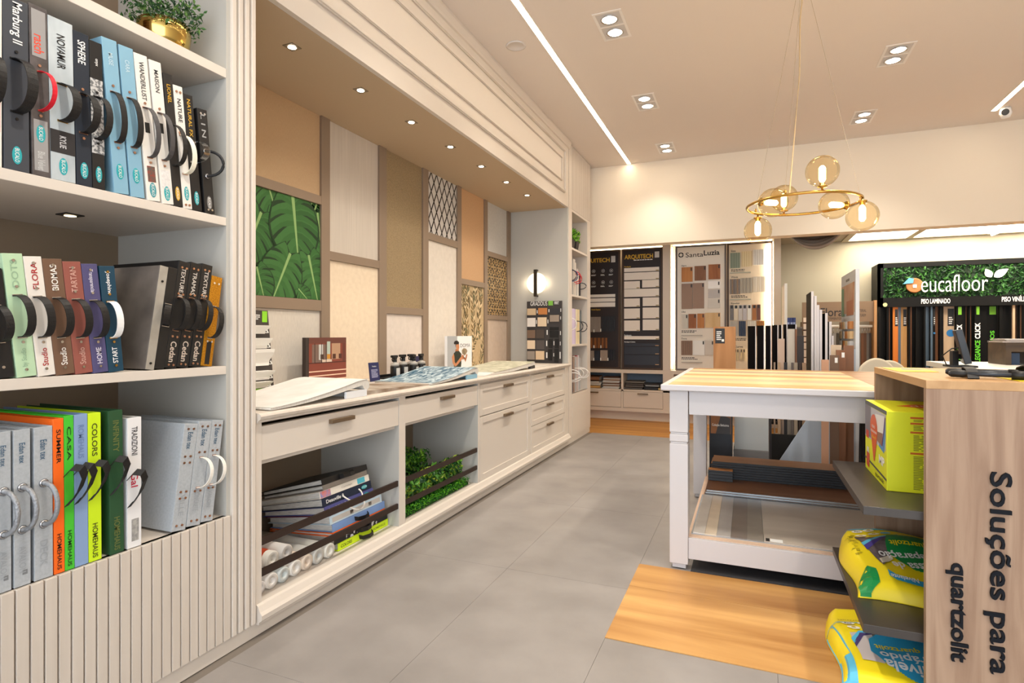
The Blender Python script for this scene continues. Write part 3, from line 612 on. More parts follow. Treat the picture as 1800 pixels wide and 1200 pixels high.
tag(bx('paper_sheaf', plain((206, 202, 194)), (-2.2, 5.25, WT + .0006, -1.93, 5.62, WT + .006)), 'thin pale leaflet lying before the tile sample board', 'paper')
# moulding sample board
t = thing('moulding_board', 'dark sample board with white cornice pieces and a lime foot', 'board', (-2.45, 2.2, WT + .0005))
DK = plain((66, 60, 58), .5)
b = B(); b.prism([(1.95, WT + .001), (2.425, WT + .001), (2.378, 1.382), (1.95, 1.382)], 'x', -2.455, -2.443); b.build('backing', DK, t, abs_=True)
LIME = plain((140, 212, 50), .5)
bx('foot_band', LIME, (-2.443, 1.95, WT + .001, -2.4415, 2.422, .958), t)
bx('green_square', LIME, (-2.443, 2.338, 1.318, -2.4415, 2.372, 1.378), t)
for z0, z1, yr, kk in ((1.255, 1.30, 2.345, 0), (1.175, 1.232, 2.358, 0), (1.082, 1.172, 2.372, 1), (1.005, 1.055, 2.375, 0), (.962, .998, 2.362, 1)):
    h = z1 - z0
    b = B(); b.prism([(-2.443, z0), (-2.43, z0), (-2.425, z0 + h * .3), (-2.405, z0 + h * .55), (-2.39, z0 + h * .8), (-2.385, z1), (-2.443, z1)], 'y', 1.96, yr); b.build('cornice_sample', plain((240, 238, 234), .5), t, abs_=True)
    b = B(); b.box(-2.4428, yr + .012, z0 + .004, -2.4405, yr + .03, z0 + .008); b.prism([(yr + .02, z0 + .02), (yr + .033, z0 + .004), (yr + .038, z0 + .006), (yr + .026, z0 + .026)], 'x', -2.4428, -2.4405); b.build('profile_mark', WHITE, t, abs_=True)
lines(t, (-2.4422, 2.30, 1.345), FLAT, .05, .03, 3, WHITE)
for y in (2.33, 2.365, 2.39):
    b = B(); disc(b, (-2.4414, y, .943), (1, 0, 0), .008, .0008, 10); b.build('round_mark', DK, t, abs_=True)
# brochure with interior photo
t = thing('brochure', 'upright brochure with a reddish interior photo leaning on the niche wall', 'book', (-2.45, 2.86, WT + .0005), (0, 0, 0))
def L3(x, y, z): return (x, y, z)
BY0, BY1, BZ = 2.675, 3.045, 1.232
bx('cover', plain((58, 48, 44), .5), (-2.475, BY0, WT + .001, -2.448, BY1, BZ), t)
def pic(y0, z0, y1, z1, c, nm='photo', d=.0008, par=None, X=-2.448):
    return bx(nm, plain(c, .5), (X, BY0 + y0 * (BY1 - BY0), WT + z0 * (BZ - WT), X + d, BY0 + y1 * (BY1 - BY0), WT + z1 * (BZ - WT)), par or t)
pic(.07, 0, 1, 1, (126, 62, 48)); pic(.07, .88, 1, 1, (104, 60, 50), d=.001); pic(.14, .5, .5, .86, (118, 96, 86), d=.0012); pic(.3, .55, .4, .86, (190, 190, 186), d=.0014); pic(.5, .55, .58, .92, (170, 186, 176), d=.0014)
pic(.62, .55, .84, .88, (176, 140, 112), d=.0012); pic(.9, .5, .98, .88, (100, 52, 42), d=.0012)
for z in (.13, .22, .31): pic(.07, z, 1, z + .022, (236, 196, 172), d=.0014)
pic(.07, 0, 1, .13, (96, 56, 40), d=.001)
for y, c in ((.34, (70, 50, 40)), (.5, (196, 138, 52)), (.64, (84, 52, 40)), (.8, (84, 46, 38))): pic(y, .56, y + .08, .66, c, d=.002)
for y in (.2, .36, .47): pic(y, .49, y + .012, .88, (52, 34, 30), d=.0018)
pic(.07, .485, 1, .497, (60, 34, 28), d=.0018); pic(.38, .5, .62, .55, (206, 186, 170), d=.0016)
# small navy card
t = thing('counter_card', 'small navy card standing before the spray bottles', 'card', (-2.40, 3.30, WT), (0, -.12, 0))
B().box(-.006, -.055, .0005, 0, .055, .132).build('card', plain((32, 36, 84), .5), t)
text('Produto', t, (.0008, 0, .105), FLAT, .045, .010, WHITE, abs_=False); lines(t, (.0008, 0, .055), FLAT, .075, .06, 7, plain((170, 174, 206)), abs_=False)
# bottles on a tray
tr = thing('tray', 'low black tray under the spray bottles', 'tray', (-2.42, 3.72, WT + .0005))
b = B(); b.box(-2.50, 3.47, WT + .0005, -2.33, 4.04, WT + .012); b.box(-2.34, 3.47, WT + .012, -2.33, 4.04, WT + .03); b.box(-2.50, 3.47, WT + .012, -2.49, 4.04, WT + .03); b.build('body', BLACK, tr, abs_=True)
GB = 'spray bottles on the black tray'
for i, (x, y, lab) in enumerate(((-2.42, 3.565, 'black spray bottle standing apart at the tray end'), (-2.452, 3.725, 'black spray bottle, first of the close group on the tray'), (-2.395, 3.782, 'black spray bottle in front within the close group'), (-2.452, 3.842, 'black spray bottle behind within the close group'), (-2.42, 3.935, 'black spray bottle at the far tray end with its nozzle turned away'))):
    t = thing('spray_bottle', lab, 'bottle', (x, y, WT + .0125), (0, 0, R.uniform(-.4, .4)), GB)
    B().lathe([(.032, .0), (.034, .004), (.034, .075), (.032, .08)], seg=20).build('body', BLACK, t)
    B().lathe([(.032, .08), (.033, .094), (.028, .100), (.014, .104), (.013, .112)], seg=20).build('glass_shoulder', mat('smoky_glass', (170, 166, 160), .1), t)
    B().box(.026, -.017, .012, .0345, .017, .066).build('sticker', plain((206, 206, 204)), t)
    b = B(); b.lathe([(.014, .110), (.016, .112), (.015, .128), (.010, .132)], seg=14); b.box(-.012, -.012, .130, .012, .012, .146); b.box(-.011, -.034, .142, .011, .022, .160); b.box(-.006, -.042, .148, .006, -.034, .156); b.strap([(0, -.02, .146), (0, -.03, .13), (0, -.024, .114)], (.005, 0, 0), .004); b.build('nozzle', BLACK, t, bevel=.002)
t = tag(bx('navy_leaflet', plain((46, 44, 84)), (-2.50, 3.96, WT + .0305, -2.494, 4.03, WT + .15)), 'dark blue leaflet standing behind the last spray bottle', 'card')
# white brochure with a printed photo of a woman
t = thing('brochure', 'white and grey brochure with a printed woman holding sample chips', 'book', (-2.45, 4.65, WT + .0005))
BY0, BY1, BZ = 4.412, 4.893, 1.237
bx('cover', plain((236, 236, 238), .5), (-2.475, BY0, WT + .001, -2.448, BY1, BZ), t)
pic(0, 0, .38, 1, (168, 170, 174), 'grey_band', .0006, t); text('DOMA', t, (-2.4468, 4.755, 1.150), FLAT, .20, .034, plain((120, 120, 124)))
def figure(polys):
    b = B(); ms = []
    for k, (c, pts) in enumerate(polys):
        ms.append(plain(c, .55)); b.add([(-2.4472 + k * .0002, BY0 + u * (BY1 - BY0), WT + v * (BZ - WT)) for u, v in pts], [tuple(range(len(pts)))], k)
    b.build('figure_print', ms, t, abs_=True)
SK, SK2 = (196, 132, 92), (176, 112, 74)
figure([(SK2, [(.31, .62), (.44, .62), (.46, .52), (.30, .52)]), ((40, 48, 38), [(.24, .5), (.32, .56), (.46, .56), (.54, .48), (.55, .2), (.53, .04), (.24, .04), (.26, .3)]), ((60, 44, 36), [(.24, .04), (.53, .04), (.56, 0), (.22, 0)]),
        (SK, [(.24, .5), (.17, .40), (.2, .22), (.29, .12), (.36, .16), (.28, .25), (.27, .40)]), (SK, [(.29, .12), (.36, .14), (.64, .36), (.66, .42), (.59, .44), (.34, .22)]), (SK2, [(.54, .48), (.62, .40), (.72, .22), (.78, .36), (.80, .45), (.75, .45), (.71, .34), (.6, .3)]),
        (SK, [(.32, .72), (.36, .60), (.43, .58), (.46, .66), (.45, .76), (.36, .78)]), ((28, 22, 22), [(.30, .66), (.33, .76), (.44, .76), (.45, .82), (.38, .87), (.28, .86), (.24, .8), (.26, .76), (.31, .77)]),
        ((150, 132, 104), [(.58, .48), (.56, .58), (.64, .64), (.74, .62), (.80, .55), (.74, .46), (.68, .42)]), ((120, 104, 84), [(.64, .47), (.62, .58), (.66, .60), (.68, .46)])])

# tile sample board on the far niche wall
t = thing('tile_board', 'black board of small tile samples leaning under the wall lamp', 'board', (-2.15, 6.14, WT))
X0, X1, ZT = -2.357, -1.937, 1.632
bx('backing', plain((58, 54, 54), .5), (X0, 6.13, WT + .001, X1, 6.15, ZT), t)
def chip(px, c, th=.008, nm='tile', Yf=6.13, m=None, org=None):
    u0, v0, u1, v1 = px
    xa, xb = X0 + (u0 - 198) / 455 * (X1 - X0), X0 + (u1 - 198) / 455 * (X1 - X0); za, zb = ZT - (v1 - 215) / 838 * (ZT - WT), ZT - (v0 - 215) / 838 * (ZT - WT)
    bx(nm, m or plain(c, .5), (xa, Yf - th, za, xb, Yf, zb), t)
for p, c in (((204, 312, 318, 402), (196, 172, 140)), ((350, 308, 466, 396), (184, 120, 66)), ((204, 440, 312, 560), (222, 216, 210)), ((342, 434, 458, 556), (218, 196, 166)), ((502, 404, 620, 494), (150, 136, 122)), ((204, 605, 310, 716), (116, 94, 78)), ((322, 600, 428, 716), (74, 64, 58)), ((204, 745, 308, 862), (222, 200, 172)), ((322, 742, 432, 868), (82, 76, 74)), ((204, 892, 304, 1006), (148, 138, 128)), ((316, 888, 428, 1006), (214, 188, 156)), ((498, 566, 614, 608), (16, 16, 16)), ((498, 618, 614, 706), (18, 18, 18)), ((484, 726, 536, 846), (16, 16, 16)), ((566, 724, 616, 846), (18, 18, 18)), ((480, 864, 532, 1012), (16, 16, 16)), ((560, 858, 612, 1040), (18, 18, 18)), ((500, 318, 626, 394), (50, 50, 54))): chip(p, c)
for p in ((330, 335, 340, 378), (482, 325, 494, 365), (636, 318, 644, 362), (322, 470, 330, 520), (470, 465, 480, 515), (634, 425, 642, 465), (458, 605, 472, 670), (452, 750, 466, 822), (452, 905, 468, 982), (632, 620, 640, 672), (630, 760, 638, 810), (626, 898, 638, 990), (548, 755, 558, 810), (546, 915, 554, 960)): chip(p, (226, 226, 224), .002, 'tag')
chip((480, 212, 540, 275), (122, 180, 70), .002, 'green_square')
text('GRADDUS', t, (X0 + .145, 6.1285, ZT - .027), FACE, .205, .048, WHITE); lines(t, (X1 - .06, 6.1285, ZT - .022), FACE, .055, .034, 4, WHITE)
# wall lamp
lx, lz = -2.262, 1.845
t = thing('wall_lamp', 'round glowing wall lamp with a vertical black bar', 'lamp', (lx, 6.199, lz))
b = B(); b.lathe([(.115, 0), (.120, .004), (.118, .012), (.0, .016)], seg=32, M=Matrix.Translation((lx, 6.196, lz)) @ Matrix.Rotation(math.pi / 2, 4, 'X')); b.build('glass_disc', mat('lamp_glass', (255, 236, 196), .35, emit=1.1), t, abs_=True)
b = B(); b.box(lx - .020, 6.145, lz - .155, lx + .020, 6.16, lz + .155); b.box(lx - .020, 6.16, lz - .155, lx + .020, 6.199, lz - .14); b.box(lx - .020, 6.16, lz + .14, lx + .020, 6.199, lz + .155); b.build('bar', plain((40, 34, 26), .4), t, bevel=.002, abs_=True)
point((lx - .11, 6.13, lz), .25, (1, .82, .58)); point((lx + .11, 6.13, lz), .25, (1, .82, .58))

# =================================================================== tall shelf at the end of the counter
ts = thing('tall_shelf', 'tall narrow beige shelf unit with plants and binders at the counter end', 'shelf', (XL, 6.7, .0605))
Y0, Y1 = 6.201, 7.165
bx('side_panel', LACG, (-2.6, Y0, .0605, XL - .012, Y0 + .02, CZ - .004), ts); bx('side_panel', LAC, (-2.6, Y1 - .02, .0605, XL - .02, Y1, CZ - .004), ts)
bx('back_panel', LAC, (-2.28, Y0 + .02, .5, -2.26, Y1 - .02, 2.8), ts)
for a, c, z0, z1, nm in ((Y0 + .02, 6.338, .0605, CZ - .004, 'stile'), (7.02, Y1, .0605, CZ - .004, 'stile'), (6.338, 7.02, 2.672, CZ - .004, 'upper_panel'), (6.338, 7.02, .0605, .566, 'lower_panel')): bx(nm, LAC, (XL - .02, a, z0, XL, c, z1), ts)
bx('inner_side', LAC, (-2.26, 6.32, .5, XL - .02, 6.338, 2.7), ts); bx('inner_side', LAC, (-2.26, 7.02, .5, XL - .02, 7.038, 2.7), ts)
bx('top_board', LAC, (-2.26, 6.338, 2.672, XL - .02, 7.02, 2.69), ts)
for i in range(22): bx('slat', LACB, (XL, 6.34 + i * .037, 2.70, XL + .004, 6.37 + i * .037, CZ - .006), ts)
bx('door', LAC, (XL, 6.36, .075, XL + .003, 7.0, .54), ts)
for z in (.552, 1.113, 1.694, 2.236): bx('shelf', LAC, (-2.26, 6.338, z, XL - .001, 7.02, z + .024 if z > 1 else z + .014), ts)
for i, (y, lab) in enumerate(((6.50, 'small plant in a dark tapered pot, first on the tall shelf'), (6.67, 'small plant in a dark tapered pot, second on the tall shelf'))):
    t = thing('potted_plant', lab, 'plant', (-1.96, y, 2.2608), group='potted plants on the tall shelf')
    b = B(); q, q2 = .042, .058; b.add([(-q, -q, 0), (q, -q, 0), (q, q, 0), (-q, q, 0), (-q2, -q2, .115), (q2, -q2, .115), (q2, q2, .115), (-q2, q2, .115)], [(0, 3, 2, 1), (0, 1, 5, 4), (1, 2, 6, 5), (2, 3, 7, 6), (3, 0, 4, 7), (4, 5, 6, 7)]); b.build('pot', plain((52, 48, 46), .5), t)
    leafy(260, (-.075, -.075, .11, .075, .075, .24), .045, 20 + i).build('foliage', [mat('fresh_dark', (60, 110, 24), .5), mat('fresh_mid', (106, 164, 30), .5), mat('fresh_light', (150, 200, 50), .5)], t)['kind'] = 'stuff'
WCORD = plain((232, 228, 222), .5)
def mini(y, z, wd, h, c, lab, cord=None, out=.07, grp='binders on the tall shelf', ln=0):
    t = thing('sample_binder', lab, 'binder', (-1.915 + R.uniform(-.01, .01), y, z + .0008), (math.atan(-ln), 0, 0), grp)
    b = B(); b.box(-.003, 0, 0, 0, wd, h); b.box(-.26, 0, 0, -.003, .003, h); b.box(-.26, wd - .003, 0, -.003, wd, h); b.build('cover', plain(c, .5), t)
    B().box(-.25, .004, .006, -.004, wd - .004, h - .008).build('pages', PAPER, t)
    B().box(0, wd * .2, h * .72, .0006, wd * .8, h * .9).build('spine_label', plain(tuple(min(255, int(x * .8 + 40)) for x in c), .5), t)
    if cord: B().tube(loop(.66 * h, .36 * h, wd, out, .03, 11), .0055, 6).build('handle', cord, t)
RED, CB = plain((196, 30, 44), .5), plain((32, 34, 44), .5)
for y, wd, h, c, lab, cd in ((6.345, .07, .44, (106, 112, 120), 'slate binder with a black cord, at the start of the tall shelf second tier', CB), (6.425, .06, .44, (122, 126, 132), 'mid grey binder with a dark blue cord on the tall shelf', plain((40, 60, 110))), (6.50, .09, .43, (190, 184, 178), 'wide pale grey binder with a red cord on the tall shelf', RED), (6.60, .06, .40, (214, 208, 200), 'ivory binder with a red cord on the tall shelf second tier', RED), (6.67, .05, .33, (200, 196, 192), 'short light grey binder on the tall shelf', None), (6.725, .05, .30, (226, 222, 216), 'short white binder on the tall shelf', None), (6.80, .06, .26, (34, 34, 44), 'navy black binder hanging over the shelf edge', CB)):
    mini(y, 1.718, wd, h, c, lab, cd)
for y, wd, h, c, lab, cd in ((6.345, .075, .46, (196, 196, 200), 'pale grey binder with white cords on the third tier', WCORD), (6.43, .10, .42, (206, 194, 222), 'lilac binder with rivets on the third tier', None), (6.535, .10, .42, (196, 182, 212), 'deeper lilac binder on the third tier', None), (6.64, .065, .42, (226, 214, 178), 'cream yellow binder with a black cord', CB), (6.71, .065, .42, (224, 204, 166), 'sand yellow binder beside the cream one', None), (6.78, .06, .41, (92, 100, 106), 'grey binder with a dark cord at the third tier end', CB)):
    mini(y, 1.137, wd, h, c, lab, cd)
for y, wd, h, c, lab, cd in ((6.345, .05, .42, (190, 188, 186), 'light grey binder at the lowest tier start', WCORD), (6.40, .075, .36, (54, 74, 108), 'blue binder with white cords on the lowest tier', WCORD), (6.48, .055, .42, (146, 122, 108), 'brown binder beside the blue one', None), (6.54, .06, .43, (196, 190, 184), 'white striped binder with a white cord', WCORD), (6.605, .05, .42, (184, 178, 174), 'thin grey binder beside the red one', None), (6.66, .045, .43, (170, 30, 40), 'red binder on the lowest tier', None), (6.71, .07, .43, (196, 196, 200), 'pale binder with looping white cords', WCORD), (6.80, .05, .40, (176, 180, 186), 'cool grey binder at the lowest tier end', WCORD)):
    mini(y, .566, wd, h, c, lab, cd, .11)

# =================================================================== inside the open cabinets
FZ = .1325
GP = 'binders lying stacked in the open cabinet'
TILT, FRONT = 0.0, (-1.95, FZ + .001)
def lying(label, y, z, L, th, cov, D=.42, x=-1.945, letters=(), patches=(), handle=None, yaw=0, ov=()):
    global TILT, FRONT
    wg = th * .30; fx, fz = FRONT[0] - math.sin(TILT) * th, FRONT[1] + math.cos(TILT) * th
    t = binder(label, GP, 0, 0, th, L, 0, cov, D=D, letters=letters, patches=patches, handle=handle, ovals=ov, loc=(fx, y, fz), rot=(-math.pi / 2, -TILT, yaw), wedge=wg)
    TILT += math.atan(wg / D); FRONT = (fx - math.sin(TILT) * .0016, fz + math.cos(TILT) * .0016)
    return t
z = FZ + .001
def bx_strap(t, f, wd):
    B().strap([(.002, wd * .5, f - .05), (.025, wd * .55, f - .045), (.035, wd * .6, f), (.028, wd * .6, f + .04), (.002, wd * .5, f + .06)], (0, min(.011, wd * .4), .002)).build('handle', STRAP, t)
BWP = mat('black_white_cover', (30, 29, 30), .5, col2=(226, 226, 226), nscale=36, contrast=(.55, .58), detail=1)
for (lab, y, L, th, c, lt, pt, hd_) in (
    ('lime yellow binder at the bottom of the stack', 2.362, .44, .040, plain((206, 236, 34), .5), [('COLORS', .15, .2, .42, plain((70, 74, 20)), UPW), ('HOMEHAUS', .80, .26, .36, plain((130, 150, 30)), UPW)], [], 'bow'),
    ('black and white patterned binder above the lime one', 2.335, .46, .044, INK, [], [(.2, .4, .02, .98, BWP), (.62, .8, .02, .98, BWP)], 'bow'),
    ('orange binder in the middle of the stack', 2.32, .455, .020, plain((238, 104, 26), .5), [], [], None),
    ('powder blue binder above the orange one', 2.325, .45, .040, plain((122, 152, 204), .5), [], [], 'bow'),
    ('white binder with a pale blue edge and brown tabs', 2.31, .44, .044, plain((196, 216, 228), .5), [], [(.04, .96, .25, .8, plain((196, 190, 184))), (.36, .42, .3, .75, plain((70, 50, 40))), (.72, .78, .3, .75, plain((70, 50, 40)))], None),
    ('thin dark red binder in the stack', 2.30, .40, .012, plain((130, 24, 40), .5), [], [], None),
    ('indigo binder with white cords in the stack', 2.28, .40, .040, plain((82, 84, 146), .5), [('Just 4 Kids 2', .24, .34, .40, plain((176, 172, 206)), UPW)], [], 'cord'),
    ('dark navy binder with white cords and a teal oval', 2.27, .40, .042, plain((30, 38, 58), .5), [('Deauville 2', .24, .34, .44, WHITE, UPW)], [], 'cord'),
    ('cream binder with an orange motif near the stack top', 2.26, .40, .036, plain((222, 216, 206), .5), [('Concept', .52, .22, .34, plain((170, 164, 156)), UPW)], [(.01, .2, .05, .95, mat('orange_motif', (222, 120, 90), .5, col2=(120, 140, 190), nscale=60)), (.74, .9, .1, .9, plain((80, 176, 196)))], None),
    ('grey-brown binder under the topmost black one', 2.29, .36, .024, plain((140, 132, 124), .5), [], [], None),
    ('black binder with a black strap on top of the stack', 2.29, .37, .030, INK, [], [], 'bow')):
    t = lying(lab, y, z, L, th, c, letters=lt, patches=pt, x=-1.95, yaw=0, ov=[(.84, TEAL, 'BUCALO')] if lab.startswith(('indigo', 'dark navy')) else ())
    if hd_ == 'bow': bx_strap(t, L * .5, th)
    if hd_ == 'cord': B().tube(loop(.72 * L, .38 * L, th, .045, .05, 13), .0042, 7).build('handle', WCORD, t)
GRL = 'wallpaper rolls in the open cabinet'
def roll(y, zc, r, lab, c=(232, 228, 222), x=-1.935, L=.48, band=None):
    t = thing('wallpaper_roll', lab, 'wallpaper roll', (x, y, zc), (0, -math.pi / 2, 0), GRL)
    B().lathe([(r * .40, .02), (r * .40, 0), (r, 0), (r, L), (r * .40, L)], seg=22).build('body', [plain(c, .6)], t)
    b = B()
    for k in range(3): b.lathe([(r * (.5 + .15 * k), -.0012), (r * (.54 + .15 * k), -.0012)], seg=18, cap=False)
    b.build('coil_edge', plain((176, 172, 168), .7), t)
    if band: B().lathe([(r + .0008, .03), (r + .0008, .20)], seg=22, cap=False).build('wrapper_band', plain(band, .5), t)
    return t
ry = [1.842, 1.908, 1.978, 2.052, 2.125, 2.202, 2.283]
for i, (y, r) in enumerate(zip(ry, (.029, .034, .034, .036, .036, .037, .036))):
    roll(y, FZ + r + .0008, r, ['white wallpaper roll at the cabinet side, smallest of the front row', 'white wallpaper roll, second in the front row', 'wallpaper roll with a bluish core, third in the front row', 'white wallpaper roll, fourth in the front row', 'white wallpaper roll, fifth in the front row', 'grey wallpaper roll, sixth in the front row', 'white wallpaper roll beside the lime binder'][i], [(228, 226, 228), (230, 226, 222), (206, 214, 214), (232, 228, 222), (222, 206, 190), (196, 196, 192), (222, 220, 212)][i])
for i, (y, c, bd, lab) in enumerate(((1.86, (206, 202, 198), None, 'grey wallpaper roll on top, against the cabinet side'), (1.945, (226, 222, 214), (188, 74, 44), 'wallpaper roll with a red-brown wrapper on top'), (2.03, (210, 206, 202), None, 'silvery wallpaper roll lying on the front row'))):
    t = roll(y, FZ + .112, .036, lab, c, -1.97, .44, bd)
# plant mats in the second bay
t = thing('boxwood_mat', 'artificial boxwood mat, upper one in the open cabinet', 'plant mat', (-2.1, 3.25, .30))
b = B(); b.box(-2.38, 2.91, .285, -2.02, 3.60, .30); b.build('base_mesh', plain((24, 40, 20), .8), t, abs_=True)
b = leafy(2600, (-2.36, 2.905, .31, -2.08, 3.52, .44), .034, 31); b.build('foliage', LEAFM, t, abs_=True)['kind'] = 'stuff'
t = thing('ivy_mat', 'variegated leaf mat hanging behind the cabinet rails', 'plant mat', (-2.1, 3.4, .21))
b = B(); b.box(-2.01, 2.91, .215, -1.93, 3.72, .225); b.build('base_mesh', plain((24, 40, 20), .8), t, abs_=True)
b = leafy(1500, (-2.0, 2.912, .228, -1.932, 3.72, .36), .046, 32, .1); b.build('foliage', [mat('ivy_dark', (34, 76, 34), .45), mat('ivy_mid', (84, 142, 44), .45), mat('ivy_pale', (170, 190, 60), .45)], t, abs_=True)['kind'] = 'stuff'
t = thing('moss_mat', 'bright green moss mat at the bottom of the open cabinet', 'plant mat', (-2.1, 3.3, FZ))
b = B(); b.box(-2.38, 2.91, FZ + .0005, -1.93, 3.80, FZ + .02); b.build('base_mesh', plain((30, 70, 16), .9), t, abs_=True)
b = leafy(5200, (-2.1, 2.905, FZ + .012, -1.915, 3.80, FZ + .062), .017, 33); b.build('foliage', [mat('moss_dark', (30, 104, 16), .6), mat('moss_mid', (70, 150, 24), .6), mat('moss_light', (116, 190, 40), .6)], t, abs_=True)['kind'] = 'stuff'

# =================================================================== display cabinets at the back
YF = 8.30
DW = mat('back_lacquer', (212, 198, 182), .45)
X_A, X_B, X_C = -2.62, -1.045, .40
bkc = []
for (x0, x1, lab) in ((X_A, X_B, 'beige base cabinet with open niches under the dark sample boards'), (X_B, X_C, 'beige base cabinet under the white sample boards')):
    c = thing('base_cabinet', lab, 'cabinet', (x0, YF, 0))
    bx('plinth', DW, (x0, YF + .08, .0012, x1, 8.85, .13), c); bx('carcass', DW, (x0, YF + .32, .131, x1, 8.85, .70), c)
    bx('bottom_rail', DW, (x0, YF, .131, x1, YF + .32, .185), c); bx('middle_board', DW, (x0, YF, .425, x1, YF + .32, .452), c); bx('top_board', DW, (x0, YF - .005, .69, x1, 8.85, .742), c)
    div = [x0, -1.70, x1] if x0 == X_A else [x0, -.3, x1]
    for k, xx in enumerate(div):
        wd = .03 if k == 1 else .075
        bx('upright', DW, (xx - wd / 2 if k == 1 else (xx if k == 0 else xx - wd), YF, .185, xx + wd / 2 if k == 1 else (xx + wd if k == 0 else xx), YF + .32, .69), c)
    for k in range(2):
        a, e = div[k] + (.078 if k == 0 else .018), div[k + 1] - (.018 if k == 0 else .078)
        d = bx('drawer', DW, (a, YF + .002, .19, e, YF + .02, .422), c, bevel=.0015)
        xc = (a + e) / 2; bx('handle', BRONZE, (xc - .075, YF - .02, .385, xc + .075, YF + .002, .403), d)
        bx('niche_back', plain((110, 124, 140), .6), (a - .003, YF + .31, .452, e + .003, YF + .3195, .69), c)
    bkc.append(c)
fm = thing('trim_3', None, None, (0, YF, .742)); struct(fm)
for x0, x1 in ((X_A, X_A + .075), (X_B - .075, X_B + .03), (X_C - .085, X_C)): bx('upright', DW, (x0, YF - .005, .743, x1, YF + .35, 2.578), fm)
bx('rear_board', DW, (X_A, YF + .25, .743, X_C, YF + .28, 2.578), fm)
bx('lintel', DW, (X_A, YF - .005, 2.53, X_C, YF + .2, 2.578), fm)
ST = mat('led_edge', (255, 232, 190), .5, emit=5)
for x in (X_B - .085, X_B + .04, X_C - .095): bx('led_strip', ST, (x, YF + .10, .76, x + .01, YF + .11, 2.50), fm)
for x0, x1 in ((X_A + .1, X_B - .1), (X_B + .05, X_C - .1)): bx('led_strip', ST, (x0, YF + .10, 2.515, x1, YF + .11, 2.525), fm)
for x, ax, pw in ((X_B - .10, -1, .8), (X_B + .062, 1, 4), (X_C - .118, -1, 4)):      # the LED profiles themselves light the boards
    l = bpy.data.lights.new('lamp', 'AREA'); l.shape = 'RECTANGLE'; l.size = .015; l.size_y = 1.7; l.energy = pw; l.color = (1, .88, .68)
    o = bpy.data.objects.new('lamp', l); COL.objects.link(o); o.location = (x, YF + .02, 1.62); o.rotation_euler = Vector((ax * .75, .66, 0)).to_track_quat('-Z', 'Y').to_euler()
# folders in the open niches
ORD = ['lowest', 'second from below', 'third from below', 'fourth from below', 'fifth from below', 'sixth from below', 'seventh from below', 'eighth from below', 'ninth from below', 'topmost']
def pile(x, y, z, sizes, cols, lab, grp=None, nm='sample_folder'):
    zz = z; k_ = len(sizes); lab = [lab] if k_ == 1 else [lab + ', ' + (ORD[i] if i < k_ - 1 else 'topmost') for i in range(k_)]
    for i, (wd, dp, h) in enumerate(sizes):
        dx, dy = R.uniform(-.012, .012), R.uniform(-.01, .01); t = thing(nm, lab[i] if isinstance(lab, (list, tuple)) else lab, 'folder', (x + dx, y + dy, zz + .0006), group=grp)
        b = B(); b.box(-wd / 2, 0, 0, wd / 2, .004, h); b.box(-wd / 2, 0, 0, wd / 2, dp, h * .16); b.box(-wd / 2, 0, h * .84, wd / 2, dp, h); b.build('cover', plain(cols[i % len(cols)], .6), t)
        B().box(-wd / 2 + .006, .005, h * .16, wd / 2 - .006, dp - .008, h * .84).build('pages', PAPER, t); zz += h + .0012
ZN = .4525
pile(-2.15, YF + .03, ZN, [(.24, .24, .04), (.26, .25, .022), (.25, .24, .018), (.2, .22, .02)], [(206, 160, 92), (226, 216, 200), (234, 228, 216), (214, 206, 196)], 'pale sample folder in the first pile of the open niche', 'first pile in the open niche')
pile(-1.87, YF + .03, ZN, [(.25, .26, .016)] * 10, [(226, 220, 210), (240, 236, 228), (150, 110, 84), (220, 214, 206), (120, 84, 66)], 'cream and brown sample folder in the second pile of the niche', 'second pile in the open niche')
pile(-2.16, YF + .03, ZN + .106, [(.24, .22, .075)], [(120, 78, 50)], 'brown box folder on top of the first niche pile')
pile(-1.535, YF + .03, ZN, [(.26, .26, .03), (.26, .26, .03), (.25, .26, .028), (.26, .26, .028)], [(90, 84, 80), (104, 96, 90), (84, 76, 70), (112, 106, 98)], 'grey-brown sample folder stacked in the wide niche', 'grey pile in the wide niche')
pile(-1.285, YF + .04, ZN, [(.21, .25, .045), (.20, .24, .025), (.21, .24, .018)], [(40, 40, 44), (150, 154, 156), (60, 58, 58)], 'dark sample folder stacked beside the grey pile', 'dark pile in the wide niche')
pile(-1.152, YF + .02, ZN, [(.05, .15, .035)], [(206, 180, 120)], 'small yellowish box in the wide niche')

def board(name, lab, x0, x1, z0, z1, frame, face, y=YF + .02, pxbox=None):
    t = thing(name, lab, 'board', ((x0 + x1) / 2, y, z0), group=None); f = .025
    b = B(); b.box(x0, y - .012, z0, x0 + f, y + .02, z1); b.box(x1 - f, y - .012, z0, x1, y + .02, z1); b.box(x0 + f, y - .012, z0, x1 - f, y + .02, z0 + f); b.box(x0 + f, y - .012, z1 - f, x1 - f, y + .02, z1); b.build('frame', frame, t, abs_=True)
    bx('face', face, (x0 + f, y, z0 + f, x1 - f, y + .015, z1 - f), t)
    u0, v0, u1, v1 = pxbox
    t['_m'] = (x0, x1, z0, z1, u0, v0, u1, v1, y)
    return t
def onb(t, px):
    x0, x1, z0, z1, u0, v0, u1, v1, y = t['_m']; q = lambda u: x0 + (u - u0) / (u1 - u0) * (x1 - x0); p = lambda v: z1 - (v - v0) / (v1 - v0) * (z1 - z0)
    return q(px[0]), p(px[3]), q(px[2]), p(px[1]), y
def chipb(t, px, m, th=.012, nm='sample'):
    a, z0, c, z1, y = onb(t, px); return bx(nm, m, (a, y - th, z0, c, y - .0002, z1), t)
